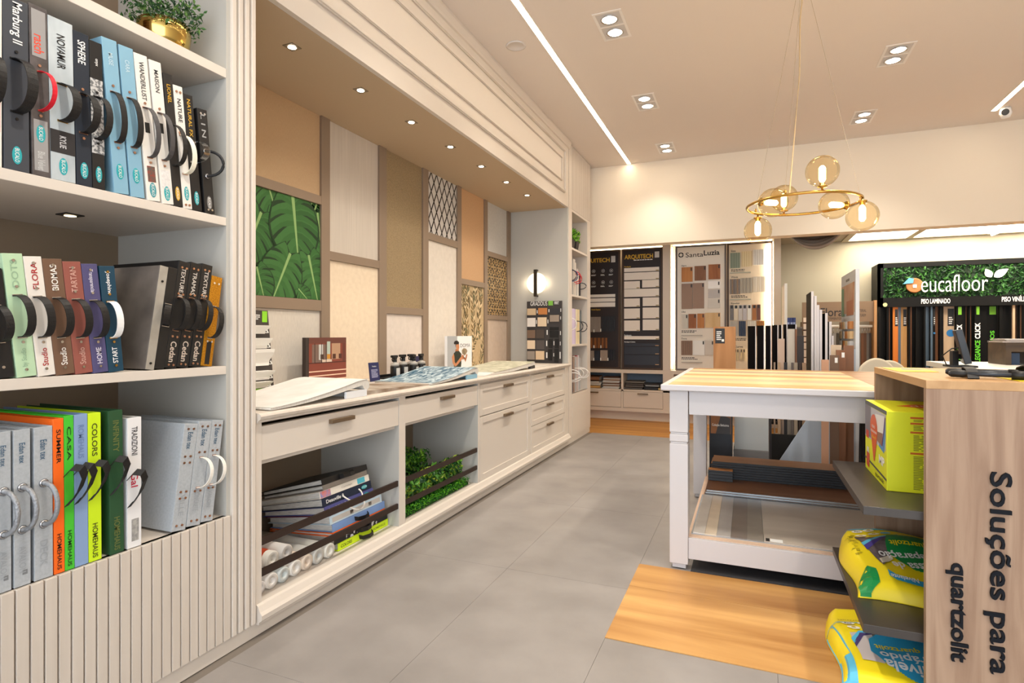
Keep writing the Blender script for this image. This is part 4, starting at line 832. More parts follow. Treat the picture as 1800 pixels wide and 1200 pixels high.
def txtb(t, px, s, m, bold=.015):
    a, z0, c, z1, y = onb(t, px); return text(s, t, ((a + c) / 2, y - .0012, (z0 + z1) / 2), FACE, c - a, z1 - z0, m, bold=bold)
BR = plain((74, 52, 36), .5); DF = plain((38, 28, 28), .5)
xa = atY(1038, 560, YF)[0]; xb = atY(1087, 560, YF)[0]; xc = atY(1093, 560, YF)[0]; xd = atY(1170, 560, YF)[0]
t1 = board('sample_board', 'dark brown sample board partly behind the tall shelf, with icons and slatted samples', X_A + .08, xb + .015, .745, 2.50, BR, DF, YF + .05, (-175, 115, 305, 1140))
txtb(t1, (-70, 178, 212, 222), 'ARQUITECH', GOLD, .03)
chipb(t1, (225, 165, 262, 220), plain((206, 204, 200), .5), .002, 'pale_square')
b = B()
for u in (-20, 66, 152, 226):
    for v in (290, 390):
        a, _, _, zz, y = onb(t1, (u, v, u, v)); b.lathe([(.022, -.001), (.025, -.0015), (.022, -.002)], (0, 0, 0), 16, M=Matrix.Translation((a, y, zz)) @ Matrix.Rotation(-math.pi / 2, 4, 'X'), cap=False)
        disc(b, (a, y - .001, zz), (0, -1, 0), .008, .001, 7)
b.build('icon', WHITE, t1, abs_=True)
for v in (326, 424):
    for u in (-20, 66, 152, 226):
        a, _, _, zz, y = onb(t1, (u, v, u, v)); lines(t1, (a, y - .001, zz), FACE, .075, .022, 2, WHITE, seed=u)
for v0, v1 in ((495, 520), (528, 560), (566, 604)): chipb(t1, (-120, v0, 262, v1), plain((236, 230, 222), .5), .014, 'skirting_sample')
txtb(t1, (46, 620, 128, 636), 'Painéis Ripados', GOLD)
def ripado(t, px, cols, n, th=.014, nm='slat_sample'):
    u0, v0, u1, v1 = px; st = (u1 - u0) / n
    for i in range(n): chipb(t, (u0 + st * (i + .08), v0, u0 + st * (i + .92), v1), plain(cols[i % len(cols)], .5), th, nm)
ripado(t1, (40, 690, 132, 822), [(150, 140, 132)], 8); ripado(t1, (140, 685, 262, 815), [(36, 38, 44)], 8)
ripado(t1, (40, 872, 192, 962), [(140, 86, 40), (96, 58, 30)], 9); ripado(t1, (40, 985, 72, 1072), [(150, 138, 128)], 3); ripado(t1, (76, 985, 124, 1072), [(42, 50, 62)], 4); ripado(t1, (128, 980, 194, 1072), [(168, 152, 138)], 5); ripado(t1, (200, 975, 262, 1066), [(30, 30, 36)], 5)
for u, v in ((70, 812), (132, 806), (70, 950), (134, 950), (68, 1060), (132, 1058), (198, 1058)): chipb(t1, (u - 4, v - 12, u + 4, v + 12), WHITE, .016, 'tag')
t2 = board('sample_board', 'dark board of white skirting samples under a gold title, fully in view', xc, X_B - .08, .745, 2.50, BR, DF, YF + .02, (315, 110, 700, 1140))
txtb(t2, (338, 160, 610, 205), 'ARQUITECH', GOLD, .03); chipb(t2, (626, 145, 668, 195), plain((206, 204, 200), .5), .002, 'pale_square')
lines(t2, (onb(t2, (520, 205, 520, 205))[0], onb(t2, (0, 209, 0, 209))[4] - .001, onb(t2, (0, 209, 0, 209))[1]), FACE, .28, .02, 1, WHITE)
txtb(t2, (338, 256, 400, 270), 'Rodapés', GOLD); txtb(t2, (338, 842, 406, 856), 'Rodameio', WHITE); txtb(t2, (338, 900, 442, 914), 'Rodapé Cobre', WHITE)
WS = plain((238, 228, 216), .5)
for px in ((337, 275, 668, 308), (337, 315, 668, 378), (337, 388, 487, 452), (510, 382, 668, 445), (337, 455, 668, 522), (337, 535, 487, 606), (515, 530, 668, 602), (337, 620, 487, 708), (515, 615, 668, 706), (337, 722, 487, 812), (515, 716, 668, 806), (337, 856, 668, 884)):
    chipb(t2, px, WS, .018, 'skirting_sample'); chipb(t2, (px[2] - 30, px[3] - 9, px[2] - 3, px[3] - 2), plain((150, 126, 60), .5), .0195, 'tag')
for px in ((337, 918, 668, 940), (337, 946, 668, 1010), (337, 1016, 668, 1100)):
    chipb(t2, px, plain((40, 42, 52), .4), .014, 'dark_skirting_sample'); chipb(t2, (px[2] - 36, px[3] - 8, px[2] - 2, px[3] - 3), plain((206, 160, 110), .5), .0165, 'tag')
GRF = plain((108, 98, 92), .5); WFace = plain((236, 228, 216), .55)
xe, xf_ = atY(1187, 560, YF)[0], atY(1277, 560, YF)[0]
t3 = board('sample_board', 'white sample board with a diamond emblem and wood swatches', xe, xf_, .745, 2.50, GRF, WFace, YF + .02, (35, 58, 485, 1140))
INKB = plain((40, 36, 36), .5)
txtb(t3, (127, 120, 283, 160), 'Santa', INKB, .005); txtb(t3, (288, 108, 426, 152), 'Luzia', INKB, .022)
a, z0, c, z1, y = onb(t3, (60, 112, 110, 162)); b = B(); cx, cz, q = (a + c) / 2, (z0 + z1) / 2, (c - a) / 2
for sx, sz in ((1, 1), (1, -1), (-1, 1), (-1, -1)):
    p0, p1 = (cx + sx * q * .12, cz + sz * q * .88), (cx + sx * q * .88, cz + sz * q * .12); n_ = (-(p1[1] - p0[1]), p1[0] - p0[0]); l = math.hypot(*n_); n_ = (n_[0] / l * .008, n_[1] / l * .008)
    b.add([(p0[0] - n_[0], y - .0012, p0[1] - n_[1]), (p1[0] - n_[0], y - .0012, p1[1] - n_[1]), (p1[0] + n_[0], y - .0012, p1[1] + n_[1]), (p0[0] + n_[0], y - .0012, p0[1] + n_[1])], [(0, 1, 2, 3)])
b.build('emblem', INKB, t3, abs_=True)
for px, s in (((90, 224, 134, 238), 'Nero'), ((90, 624, 126, 638), 'Ubá'), ((90, 856, 138, 870), 'Duna')): txtb(t3, px, s, INKB)
WD = [wood('swatch_honey', (176, 112, 58), (200, 138, 80), 'z', 14), wood('swatch_brown', (126, 84, 58), (146, 102, 74), 'z', 14), wood('swatch_red', (168, 106, 62), (140, 84, 48), 'z', 20), wood('swatch_pale', (206, 170, 120), (222, 192, 146), 'z', 14)]
TAGK = plain((44, 40, 40), .5)
for px, m in (((92, 246, 190, 372), WD[0]), ((208, 240, 308, 364), WD[1]), ((330, 232, 432, 358), WD[2]), ((92, 388, 190, 606), plain((150, 122, 104))), ((193, 386, 292, 604), plain((150, 122, 104))), ((326, 374, 430, 436), plain((246, 244, 242))), ((328, 444, 430, 516), plain((190, 184, 180))), ((328, 526, 430, 602), plain((212, 206, 196))), ((92, 652, 148, 774), plain((204, 200, 190))), ((154, 650, 222, 774), WD[2]), ((232, 648, 294, 772), WD[0]), ((300, 642, 432, 770), WD[3]), ((195, 878, 296, 1004), plain((240, 240, 238))), ((300, 878, 376, 1002), plain((214, 206, 196)))):
    chipb(t3, px, m, .02); chipb(t3, (px[2] - 16, px[1] + 6, px[2] - 5, px[1] + 34), TAGK, .023, 'tag')
ripado(t3, (88, 880, 188, 1006), [(140, 110, 90)], 7, .02); chipb(t3, (90, 832, 276, 838), plain((180, 172, 160)), .03, 'ledge'); chipb(t3, (90, 1064, 276, 1070), plain((180, 172, 160)), .03, 'ledge')
for v in (802, 1034): a, z0, c, z1, y = onb(t3, (90, v - 12, 250, v + 12)); lines(t3, ((a + c) / 2, y - .001, (z0 + z1) / 2), FACE, c - a, z1 - z0, 2, INKB, seed=v)
t4 = board('sample_board', 'cream sample board of fluted panel swatches beside the lit frame edge', xf_ + .005, X_C - .10, .745, 2.50, BR, plain((226, 208, 182), .55), YF + .045, (35, 30, 470, 1150))
for px, s in (((74, 90, 120, 106), 'Size'), ((76, 318, 142, 334), 'Waves'), ((74, 548, 158, 564), 'Ripados'), ((110, 924, 190, 940), 'Curve')): txtb(t4, px, s, INKB)
ripado(t4, (66, 116, 165, 248), [(146, 158, 138), (120, 134, 116)], 9, .02); ripado(t4, (178, 108, 276, 240), [(222, 200, 150), (240, 222, 180)], 9, .02); ripado(t4, (290, 98, 390, 230), [(238, 236, 230), (214, 210, 204)], 9, .02)
ripado(t4, (64, 344, 162, 474), [(132, 122, 116), (150, 122, 96), (118, 108, 104)], 6, .02); ripado(t4, (166, 338, 282, 468), [(184, 176, 160), (160, 152, 138)], 7, .02); ripado(t4, (288, 330, 404, 462), [(232, 220, 198), (240, 230, 212)], 6, .02)
for k, (a_, e_, c_) in enumerate(((64, 100, (118, 114, 114)), (104, 144, (224, 212, 190)), (148, 186, (206, 202, 200)), (190, 228, (196, 192, 196)), (234, 272, (240, 238, 232)), (280, 318, (176, 114, 60)), (324, 358, (116, 72, 60)))): chipb(t4, (a_, 570, e_, 702), plain(c_), .02); chipb(t4, (a_ + 8, 574, e_ - 8, 600), TAGK, .022, 'tag')
for a_, e_, c_ in ((66, 140, (190, 184, 174)), (150, 218, (34, 52, 84)), (236, 314, (232, 226, 214)), (320, 396, (176, 116, 50))): ripado(t4, (a_, 710, e_, 840), [c_], 4, .02)
for a_ in (112, 134, 168, 196): chipb(t4, (a_, 952, a_ + 16, 1050), plain((222, 204, 160)), .02); chipb(t4, (a_ + 3, 956, a_ + 12, 980), TAGK, .022, 'tag')
for v in (290, 522): chipb(t4, (66, v - 4, 266, v + 4), plain((176, 176, 160)), .03, 'ledge')
for v in (268, 496, 868): a, z0, c, z1, y = onb(t4, (76, v - 12, 246, v + 12)); lines(t4, ((a + c) / 2, y - .001, (z0 + z1) / 2), FACE, c - a, z1 - z0, 2, INKB, seed=v)
for t in (t1, t2, t3, t4): del t['_m']

# =================================================================== back right corner of the shop
# luminous ceiling panels with their frames
lp = thing('trim_4', None, None, (2.6, 8.3, 2.58)); struct(lp)
FRM = plain((180, 166, 140), .6)
LXS = [1.30, 2.02, 2.95, 3.75, 4.6]
bx('frame_bar', FRM, (1.22, 7.52, 2.56, 4.7, 7.60, 2.579), lp); bx('frame_bar', FRM, (1.22, 9.2, 2.56, 4.7, 9.27, 2.579), lp)
for x in [1.22] + [x - .04 for x in LXS[1:]]: bx('frame_bar', FRM, (x, 7.6, 2.56, x + .08, 9.2, 2.579), lp)
for i in range(4): bx('light_panel', PANELW, (LXS[i], 7.6, 2.566, LXS[i + 1] - .04, 9.2, 2.574), lp)
t = thing('tube_light', 'glowing fluorescent tube hanging under the luminous ceiling panel', 'light', (2.9, 8.0, 2.53))
B().tube([(2.86, 9.0, 2.52), (2.86, 7.75, 2.52)], .016, 10).build('tube', LAMPW, t, abs_=True); bx('holder', WHITE, (2.83, 7.7, 2.535, 2.89, 9.05, 2.562), t)
t = thing('drape', 'grey cloth swag hanging under the rear ceiling beside the lit frame', 'drape', (.8, 7.9, 2.58))
b = B(); n, mseg = 22, 14
for i in range(n + 1):
    u = i / n
    for j in range(mseg + 1):
        v = j / mseg; sag = .10 + .25 * v; x = .385 + .70 * u; zz = 2.572 - sag * 4 * u * (1 - u) * (1 - .12 * math.sin(u * 3)); b.v.append((x, 8.02 - .48 * v + .03 * math.sin(v * 24 + u * 3), zz + .012 * math.sin(v * 30)))
for i in range(n):
    for j in range(mseg): k = i * (mseg + 1) + j; b.f.append((k, k + 1, k + mseg + 2, k + mseg + 1)); b.m.append(0); b.s.append(True)
d = b.build('cloth', mat('grey_cloth', (140, 124, 110), .85), t, abs_=True); sd = d.modifiers.new('thickness', 'SOLIDIFY'); sd.thickness = .006
# large floor display with an ivy sign
YE = 8.75
xl = atY(1547, 520, YE)[0]
t = thing('flooring_display', 'large black flooring display with an ivy covered illuminated title board', 'display', ((xl + 4.2) / 2, YE, 0))
ZH0, ZH1 = 1.63, 2.18; xr = 4.05
BK = mat('display_black', (11, 10, 10), .55, spec=.2)
bx('base', BK, (xl, YE - .02, .002, xr, 9.2, .14), t); bx('rear_panel', BK, (xl, 9.15, .14, xr, 9.2, ZH1), t); bx('side_panel', BK, (xl - .02, YE - .03, .002, xl, 9.2, ZH1), t)
bx('title_board', plain((28, 46, 26), .6), (xl, YE, ZH0 + .10, xr, YE + .05, ZH1 - .06), t)
b = B(); b.box(xl - .02, YE - .03, ZH1 - .06, xr, YE + .06, ZH1); b.box(xl, YE - .03, ZH0 - .02, xr, YE + .06, ZH0 + .10); b.box(xl - .02, YE - .03, ZH0 - .02, xl + .03, YE + .06, ZH1); b.build('sign_frame', BK, t, abs_=True)
leafy(2600, (xl + .04, YE - .03, ZH0 + .10, xr, YE + .0, ZH1 - .06), .07, 41, 0).build('ivy', [mat('sign_ivy_dark', (18, 52, 22), .55), mat('sign_ivy_mid', (38, 86, 34), .55), mat('sign_ivy_light', (62, 116, 46), .55)], t, abs_=True)['kind'] = 'stuff'
def ex(px): return atY(px, 588, YE)[0]
PW = mat('sign_white', (244, 240, 230), .5, emit=.35)
text('eucafloor', t, ((ex(1617) + ex(1733)) / 2, YE - .055, 1.895), FACE, ex(1733) - ex(1617), .21, PW, bold=-.012, thick=.012)
b = B()
for ang, ln, wd, ox in ((2.1, .12, .042, -.012), (.6, .17, .046, .012)):
    ca, sa = math.cos(ang), math.sin(ang); P = []
    for k in range(9): u = k / 8; P.append((u * ln, wd * math.sin(math.pi * u ** .8)))
    P += [(p[0], -p[1] * .9) for p in P[-2:0:-1]]
    b.add([(ex(1742) + ox + p[0] * ca - p[1] * sa, YE - .055, 1.955 + p[0] * sa + p[1] * ca) for p in P], [tuple(range(len(P)))])
b.build('leaf_emblem', PW, t, abs_=True)
text('PISO LAMINADO', t, ((ex(1618) + ex(1669)) / 2, YE - .032, 1.675), FACE, ex(1669) - ex(1618), .062, WHITE, bold=.02)
text('PISO VINÍLICO', t, ((ex(1760) + ex(1810)) / 2, YE - .032, 1.69), FACE, ex(1812) - ex(1760), .075, WHITE, bold=.02)
b = B(); disc(b, (ex(1555), YE - .031, 1.64), (0, -1, 0), .026, .002, 14); b.build('round_badge', plain((206, 206, 150)), t, abs_=True)
tg = thing('round_plaque', 'round wooden plaque with a little blue roofed house on the ivy sign', 'plaque', (ex(1606), YE - .034, 1.88))
b = B(); b.lathe([(.085, 0), (.095, .008), (.085, .016)], (0, 0, 0), 24, M=Matrix.Rotation(math.pi / 2, 4, 'X')); b.build('disc', wood('plaque_wood', (150, 96, 54), (186, 130, 80), 'x', 20), tg)
b = B(); b.prism([(-.13, .02), (-.02, .03), (-.01, .085), (-.06, .10)], 'y', -.03, -.018); b.build('roof', plain((96, 160, 196)), tg); B().box(-.02, -.026, -.03, .02, -.016, .01).build('house', WHITE, tg)
PL = [wood('plank_orange', (176, 96, 28), (196, 116, 44), 'z', 14), wood('plank_tan', (186, 140, 84), (206, 164, 108), 'z', 14), wood('plank_brown', (96, 60, 34), (122, 80, 48), 'z', 14), wood('plank_pale', (176, 152, 124), (194, 172, 146), 'z', 14), plain((70, 88, 106), .4)]
cols = {'k': mat('sleeve_black', (9, 9, 9), .55, spec=.15), 'o': PL[0], 't': PL[1], 'n': PL[2], 'p': PL[3], 'b': PL[4]}
pk = [(30, 50, 'k'), (52, 72, 'k'), (75, 98, 'k'), (100, 125, 'k'), (128, 139, 'n'), (141, 157, 'k'), (160, 212, 'o'), (215, 243, 'b'), (246, 308, 't'), (311, 330, 'k'), (332, 348, 'n'), (352, 374, 'k'), (378, 400, 'k'), (403, 428, 'k'), (432, 452, 'k'), (455, 476, 'k'), (479, 499, 'b'), (503, 520, 'b'), (523, 543, 'b'), (547, 574, 'k'), (578, 608, 'n'), (611, 632, 'k'), (635, 655, 'k'), (658, 765, 'p'), (768, 828, 'k'), (832, 868, 'k'), (872, 885, 'n'), (888, 906, 'k'), (909, 920, 'n'), (924, 942, 'k'), (945, 1000, 'k'), (1004, 1070, 'k'), (1074, 1178, 'k'), (1182, 1215, 'k'), (1218, 1252, 'k'), (1256, 1306, 'k'), (1310, 1334, 'p'), (1338, 1350, 'k'), (1352, 1366, 'n'), (1370, 1384, 'k'), (1388, 1402, 'n'), (1406, 1425, 'k')]
for i, (a, e, k) in enumerate(pk):
    x0, x1 = ex(1540 + a / 5.454), ex(1540 + e / 5.454); dy = .03 * (i % 3)
    bx('plank', cols[k], (x0 + .001, YE + .0 + dy, .14, x1 - .001, YE + .03 + dy, ZH0 - .021), t)
    if (a, k) in ((160, 'o'), (246, 't'), (658, 'p'), (547, 'k')):
        bx('plank_label', BLACK, (x0 + (x1 - x0) * .4, YE + dy - .002, 1.36, x1 - .004, YE + dy, ZH0 - .05), t); lines(t, (x0 + (x1 - x0) * .7, YE + dy - .0026, 1.43), FACE, (x1 - x0) * .4, .10, 4, WHITE, seed=i)
        if k in 'pk':
            b = B(); disc(b, (x0 + (x1 - x0) * .68, YE + dy - .001, 1.27), (0, -1, 0), min(.055, (x1 - x0) * .4), .002, 16); b.build('blue_badge', plain((36, 110, 170)), t, abs_=True)
    if a in (768, 945, 1074):
        bx('green_label', plain((112, 176, 40)), (x0 + (x1 - x0) * .3, YE + dy - .003, 1.50, x1 - .01, YE + dy, ZH0 - .03), t)
        s, z0, z1, z2 = {768: ('PIAA ELEGANCE', .70, 1.20, 1.38), 945: ('GRAN ELEGANCE', .68, 1.18, 1.40), 1074: ('ACESSÓRIOS', .84, 1.30, 0)}[a]
        text(s, t, ((x0 + x1) / 2, YE + dy - .004, (z0 + z1) / 2), ((0, 0, 1), (-1, 0, 0)), z1 - z0, .055, plain((90, 190, 40)), bold=.03)
        if z2: text('CLICK', t, ((x0 + x1) / 2, YE + dy - .004, (z1 + .02 + z2) / 2), ((0, 0, 1), (-1, 0, 0)), z2 - z1 - .02, .055, WHITE, bold=.03)
        bx('pink_photo', mat('pink_photo', (206, 120, 100), .5, col2=(190, 180, 190), nscale=20), (x0 + .02, YE + dy - .003, .40, x1 - .01, YE + dy, .66), t)
# hanging sample rack with brown sign
YR = 8.5
def rx(px, y=YR): return atY(px, 588, y)[0]
def rz(px, py, y=YR): return atY(px, py, y)[1]
t = thing('sample_rack', 'brown framed rack with a sign and hanging sample strips', 'rack', (rx(1475), YR, 0))
BRF = plain((136, 112, 90), .6)
bx('sign', BRF, (rx(1410), YR, 1.42, rx(1541), YR + .03, 1.68), t); bx('post', wood('rack_post', (160, 118, 76), (184, 140, 96), 'z', 12), (rx(1536), YR - .02, .001, rx(1541), YR + .3, 1.69), t); bx('post', BRF, (rx(1410), YR - .0, .001, rx(1413), YR + .3, 1.42), t); bx('rear_panel', plain((170, 158, 140), .6), (rx(1410), YR + .28, .002, rx(1541), YR + .3, 1.42), t)
text('Flora', t, (rx(1462), YR - .001, 1.545), FACE, rx(1480) - rx(1441), .11, INKB, bold=.01); text('REVESTIMENTOS', t, (rx(1463), YR - .001, 1.46), FACE, rx(1480) - rx(1446), .03, INKB); text('MATERIAL', t, (rx(1514), YR - .001, 1.56), FACE, .11, .034, INKB); text('NATUREM', t, (rx(1514), YR - .001, 1.50), FACE, .1, .034, INKB)
B().tube([(rx(1413), YR + .1, 1.36), (rx(1538), YR + .1, 1.36)], .016, 10).build('rod', plain((230, 226, 220), .4), t, abs_=True)
hs = [(1444, 6, (40, 34, 32)), (1452, 8, (30, 26, 26)), (1460, 6, (86, 78, 72)), (1467, 8, (140, 136, 132)), (1474, 4, (58, 52, 40)), (1479, 5, (46, 42, 34)), (1485, 5, (70, 60, 48)), (1512, 6, (112, 104, 96)), (1518, 5, (110, 72, 46)), (1523, 5, (92, 62, 42)), (1528, 5, (106, 104, 98)), (1532, 4, (70, 60, 54))]
for px, wd, c in hs:
    x0, x1 = rx(px - wd / 2), rx(px + wd / 2); bx('sample_strip', plain(c, .6), (x0, YR + .09, .35, x1, YR + .11, 1.27), t)
    B().tube([((x0 + x1) / 2, YR + .1, 1.27), ((x0 + x1) / 2, YR + .1, 1.375)], .004, 5).build('hook', CHROME, t, abs_=True)
t = thing('slatwall_stand', 'narrow pale stand of stacked sample ledges before the brown rack', 'stand', (rx(1418, 8.3), 8.3, 0))
for v0, v1 in ((558, 566), (569, 579), (581.5, 590), (592, 600), (602.5, 613), (615, 627), (629, 640), (642, 660), (662, 690), (692, 740)): bx('ledge', plain((226, 208, 190), .6), (rx(1412.5, 8.3), 8.3, max(.002, rz(1418, v1, 8.3)), rx(1423.5, 8.3), 8.36, rz(1418, v0, 8.3)), t)
bx('rear_panel', plain((120, 84, 64), .6), (rx(1412, 8.3), 8.36, .002, rx(1424, 8.3), 8.38, 1.47), t)
# leaf rack of tall boards seen edge on
t = thing('panel_rack', 'rack of tall dark sample panels with white edges seen edge on', 'rack', (1.2, 6.2, 0))
bx('base', BLACKF, (atY(1422, 588, 5.9)[0] - .02, 5.85, .002, atY(1470, 588, 5.9)[0] + .03, 6.42, .12), t)
for px, py in ((1428, 512), (1433.5, 520), (1438, 536), (1443, 544), (1452.5, 550), (1459.5, 565), (1463, 590)):
    x, zt = atY(px, py, 5.9); bx('panel', mat('board_black', (14, 10, 10), .6, spec=.06), (x - .010, 5.905, .121, x + .008, 6.38, zt), t); bx('edge_strip', plain((222, 218, 220), .5), (x - .010, 5.895, .121, x + .010, 5.905, zt), t)
# white upright stand with photo board and triangular foot
YS = 5.5
xs_ = atY(1504, 560, YS)[0]; zt = atY(1506, 472, YS)[1]
t = thing('display_stand', 'white upright display stand with wood chips and a wide triangular foot', 'stand', (xs_, YS, 0))
WSt = plain((206, 212, 220), .5)
bx('upright', WSt, (xs_, YS, .002, xs_ + .028, 6.28, zt), t)
b = B(); b.prism([(xs_ - .66, .002), (xs_ - .001, .002), (xs_ - .001, 1.13), (xs_ - .012, 1.13)], 'y', YS, YS + .02); b.build('foot', plain((168, 182, 200), .5), t, abs_=True)
def sp(y0, z0, y1, z1, m, nm='sample', th=.01): bx(nm, m, (xs_ - th, y0, z0, xs_ - .0004, y1, z1), t)
sp(5.56, 1.44, 6.24, 1.70, mat('photo_warm', (206, 176, 150), .5, col2=(180, 120, 84), nscale=5), 'photo', .003); sp(6.1, 1.42, 6.24, 1.68, plain((90, 140, 100)), 'photo', .004); sp(5.6, 1.42, 5.95, 1.55, plain((176, 110, 74)), 'photo', .004)
for r_ in range(3):
    for c_ in range(4): sp(5.60 + c_ * .16, 1.30 - r_ * .085, 5.71 + c_ * .16, 1.365 - r_ * .085, (WD[0], WD[1], plain((206, 206, 206)), WD[2], WD[3], plain((120, 84, 60)))[(r_ * 4 + c_ * 2) % 6], 'sample', .03)
sp(5.6, .98, 6.2, 1.09, plain((214, 200, 184)), 'photo', .003)
lines(t, (xs_ - .001, 5.9, 1.74), ((0, -1, 0), (0, 0, 1)), .2, .04, 1, CHAR)
# small loose sample boards standing by the stand's foot
GL = 'small sample boards standing behind the table'
for i, (px0, px1, py0, dy, m, lab) in enumerate(((1461, 1479, 606, 5.3, plain((206, 186, 160)), 'cream sample board standing before the white stand'), (1470, 1487, 615, 5.22, WD[1], 'brown sample board with a white tag before the white stand'), (1483, 1501, 607, 5.34, plain((132, 92, 66)), 'dark tan sample board against the white stand foot'), (1459, 1475, 624, 5.15, plain((112, 86, 66)), 'low brown sample board in front of the others'), (1444, 1457, 632, 5.08, plain((196, 150, 120)), 'pinkish sample board showing only its top edge'))):
    x0, zt = atY(px0, py0, dy); x1 = atY(px1, py0, dy)[0]; tt = thing('wood_sample', lab, 'sample board', (x0, dy, 0), group=GL)
    bx('board', m, (x0, dy, .002, x1, dy + .02, zt), tt)
    if i in (1, 3): bx('tag', WHITE, (x1 - .03, dy - .002, zt - .06, x1 - .01, dy, zt - .02), tt)
# black boards in a dark stand
YB = 5.66
bxx = lambda px, y=YB: atY(px, 588, y)[0]
t = thing('plank_rack', 'dark rack of black sample boards with white edges behind the table', 'rack', (bxx(1350), YB, 0))
bx('base', BLACKF, (bxx(1352), YB - .05, .002, bxx(1418), YB + .42, .10), t); bx('side_panel', plain((50, 48, 52), .5), (bxx(1352), YB - .05, .10, bxx(1356), YB + .42, .5), t); bx('front_rail', BLACKF, (bxx(1356), YB - .05, .10, bxx(1418), YB - .03, .36), t)
for i, (p0, p1, py) in enumerate(((1314.5, 1329, 573), (1330.5, 1344, 572), (1345.5, 1356, 572), (1358, 1368, 571), (1369, 1375, 571), (1377, 1384, 570), (1385, 1400, 570))):
    y = YB + .30 - i * .02; x0, zt = atY(p0, py, y); x1 = atY(p1, py, y)[0]
    bx('panel', mat('board_black', (14, 10, 10), .6, spec=.06), (x0, y, .44, x1 - .008, y + .014, zt), t); bx('edge_strip', plain((220, 218, 222), .5), (x1 - .008, y - .001, .44, x1, y + .014, zt), t)
bx('shelf', BLACKF, (bxx(1314), YB + .14, .42, bxx(1418), YB + .36, .44), t); bx('leg', BLACKF, (bxx(1314), YB + .18, .002, bxx(1317), YB + .34, .42), t)
for i, (p0, p1, py, m) in enumerate(((1367, 1379, 595, plain((190, 166, 148))), (1384, 1397, 578, plain((184, 176, 164))), (1398, 1401, 578, WD[1]), (1401, 1413, 590, plain((40, 32, 30))))):
    y = YB + .10 - i * .015; x0, zt = atY(p0, py, y); x1 = atY(p1, py, y)[0]; bx('panel', m, (x0, y, .101, x1, y + .012, zt), t)
for i, (p0, p1, c) in enumerate(((1360, 1363, (150, 128, 110)), (1367, 1372, (168, 140, 112)), (1378, 1384, (30, 28, 30)), (1391, 1395, (90, 80, 76)), (1396, 1402, (150, 136, 120)), (1404, 1408, (60, 44, 36)), (1410, 1417, (150, 124, 100)))):
    bx('panel', plain(c, .5), (bxx(p0), YB + .0, .101, bxx(p1), YB + .02, 1.0), t)
# cream low panel and poster box below the wooden sample
t = thing('cabinet_box', 'pale grey panelled box on a steel base seen under the table', 'box', (bxx(1320), YB, 0))
bx('body', plain((190, 196, 198), .4), (bxx(1291, 5.2), 5.2, .28, bxx(1351, 5.2), 5.45, .62), t); bx('base', plain((130, 130, 132), .35), (bxx(1289, 5.2), 5.18, .002, bxx(1351, 5.2), 5.45, .278), t)
YP = 5.0
t = thing('sample_stand', 'wooden flooring sample on a dark box with a photo front', 'stand', (atY(1272, 600, YP)[0], YP, 0))
x0, x1 = atY(1247, 600, YP)[0], atY(1286, 600, YP)[0]
bx('box', plain((30, 34, 42), .4), (x0, YP, .002, x1, YP + .35, .62), t); bx('photo', mat('wood_photo', (150, 100, 62), .5, col2=(112, 74, 48), nscale=6), (x0 + .01, YP - .002, atY(1265, 762, YP)[1], x1 - .005, YP, .615), t)
b = B(); zq = atY(1265, 762, YP)[1]; b.add([(x0 + .05, YP - .003, zq), (x1 - .01, YP - .003, zq), (x1 - .01, YP - .003, zq + .13), (x0 + .09, YP - .003, zq + .16)], [(0, 1, 2, 3)]); b.build('photo_detail', plain((60, 58, 60)), t, abs_=True)
text('Coleção Belíssima', t, ((x0 + x1) / 2, YP - .004, zq + .07), FACE, .13, .024, WHITE)
xq0, xq1 = atY(1254, 600, YP + .1)[0], atY(1293, 600, YP + .1)[0]; zt = atY(1272, 574, YP + .1)[1]
bx('plank', wood('oak_sample', (150, 102, 60), (178, 130, 84), 'z', 8), (xq0, YP + .1, .621, xq1, YP + .13, zt), t)
bx('plank_label', BLACK, (xq0 + .015, YP + .097, zt - .14, xq0 + .09, YP + .1, zt - .015), t); lines(t, (xq0 + .045, YP + .0965, zt - .075), FACE, .04, .08, 5, WHITE); bx('white_square', WHITE, (xq0 + .066, YP + .0955, zt - .125, xq0 + .084, YP + .097, zt - .105), t)
# blue cartons and white board edge beyond
t = thing('white_panel', 'tall white panel seen edge on beside the lit frame', 'board', (.62, 7.9, 0)); x = atY(1379, 588, 7.6)[0]
bx('panel', plain((232, 230, 224), .5), (x, 7.6, .002, x + .03, 8.2, atY(1379, 498, 7.6)[1]), t); bx('foot', plain((200, 198, 194), .5), (x - .1, 7.7, .002, x, 7.76, .03), t)
for i, px in enumerate((1386, 1391.5, 1396)): 
    x, zz = atY(px, 562, 8.2); tt = thing('carton', ['small blue carton, first on the grey cupboard', 'small blue carton, second on the grey cupboard', 'small blue carton, third on the grey cupboard'][i], 'carton', (x, 8.2, 1.35), group='blue cartons on the grey cupboard')
    bx('body', plain((36, 52, 110), .5), (x - .018, 8.2, 1.3505, x + .018, 8.26, 1.47), tt); bx('spine_label', plain((140, 150, 190), .5), (x - .012, 8.1985, 1.38, x + .012, 8.2, 1.41), tt)
t = thing('grey_cupboard', 'dark grey low cupboard carrying the blue cartons', 'cupboard', (.9, 8.2, 0)); bx('body', plain((70, 64, 60), .5), (atY(1380, 588, 8.2)[0], 8.18, .002, atY(1410, 588, 8.2)[0], 8.5, 1.33), t); bx('top', plain((110, 100, 92), .5), (atY(1379, 588, 8.2)[0], 8.17, 1.33, atY(1411, 588, 8.2)[0], 8.5, 1.35), t)
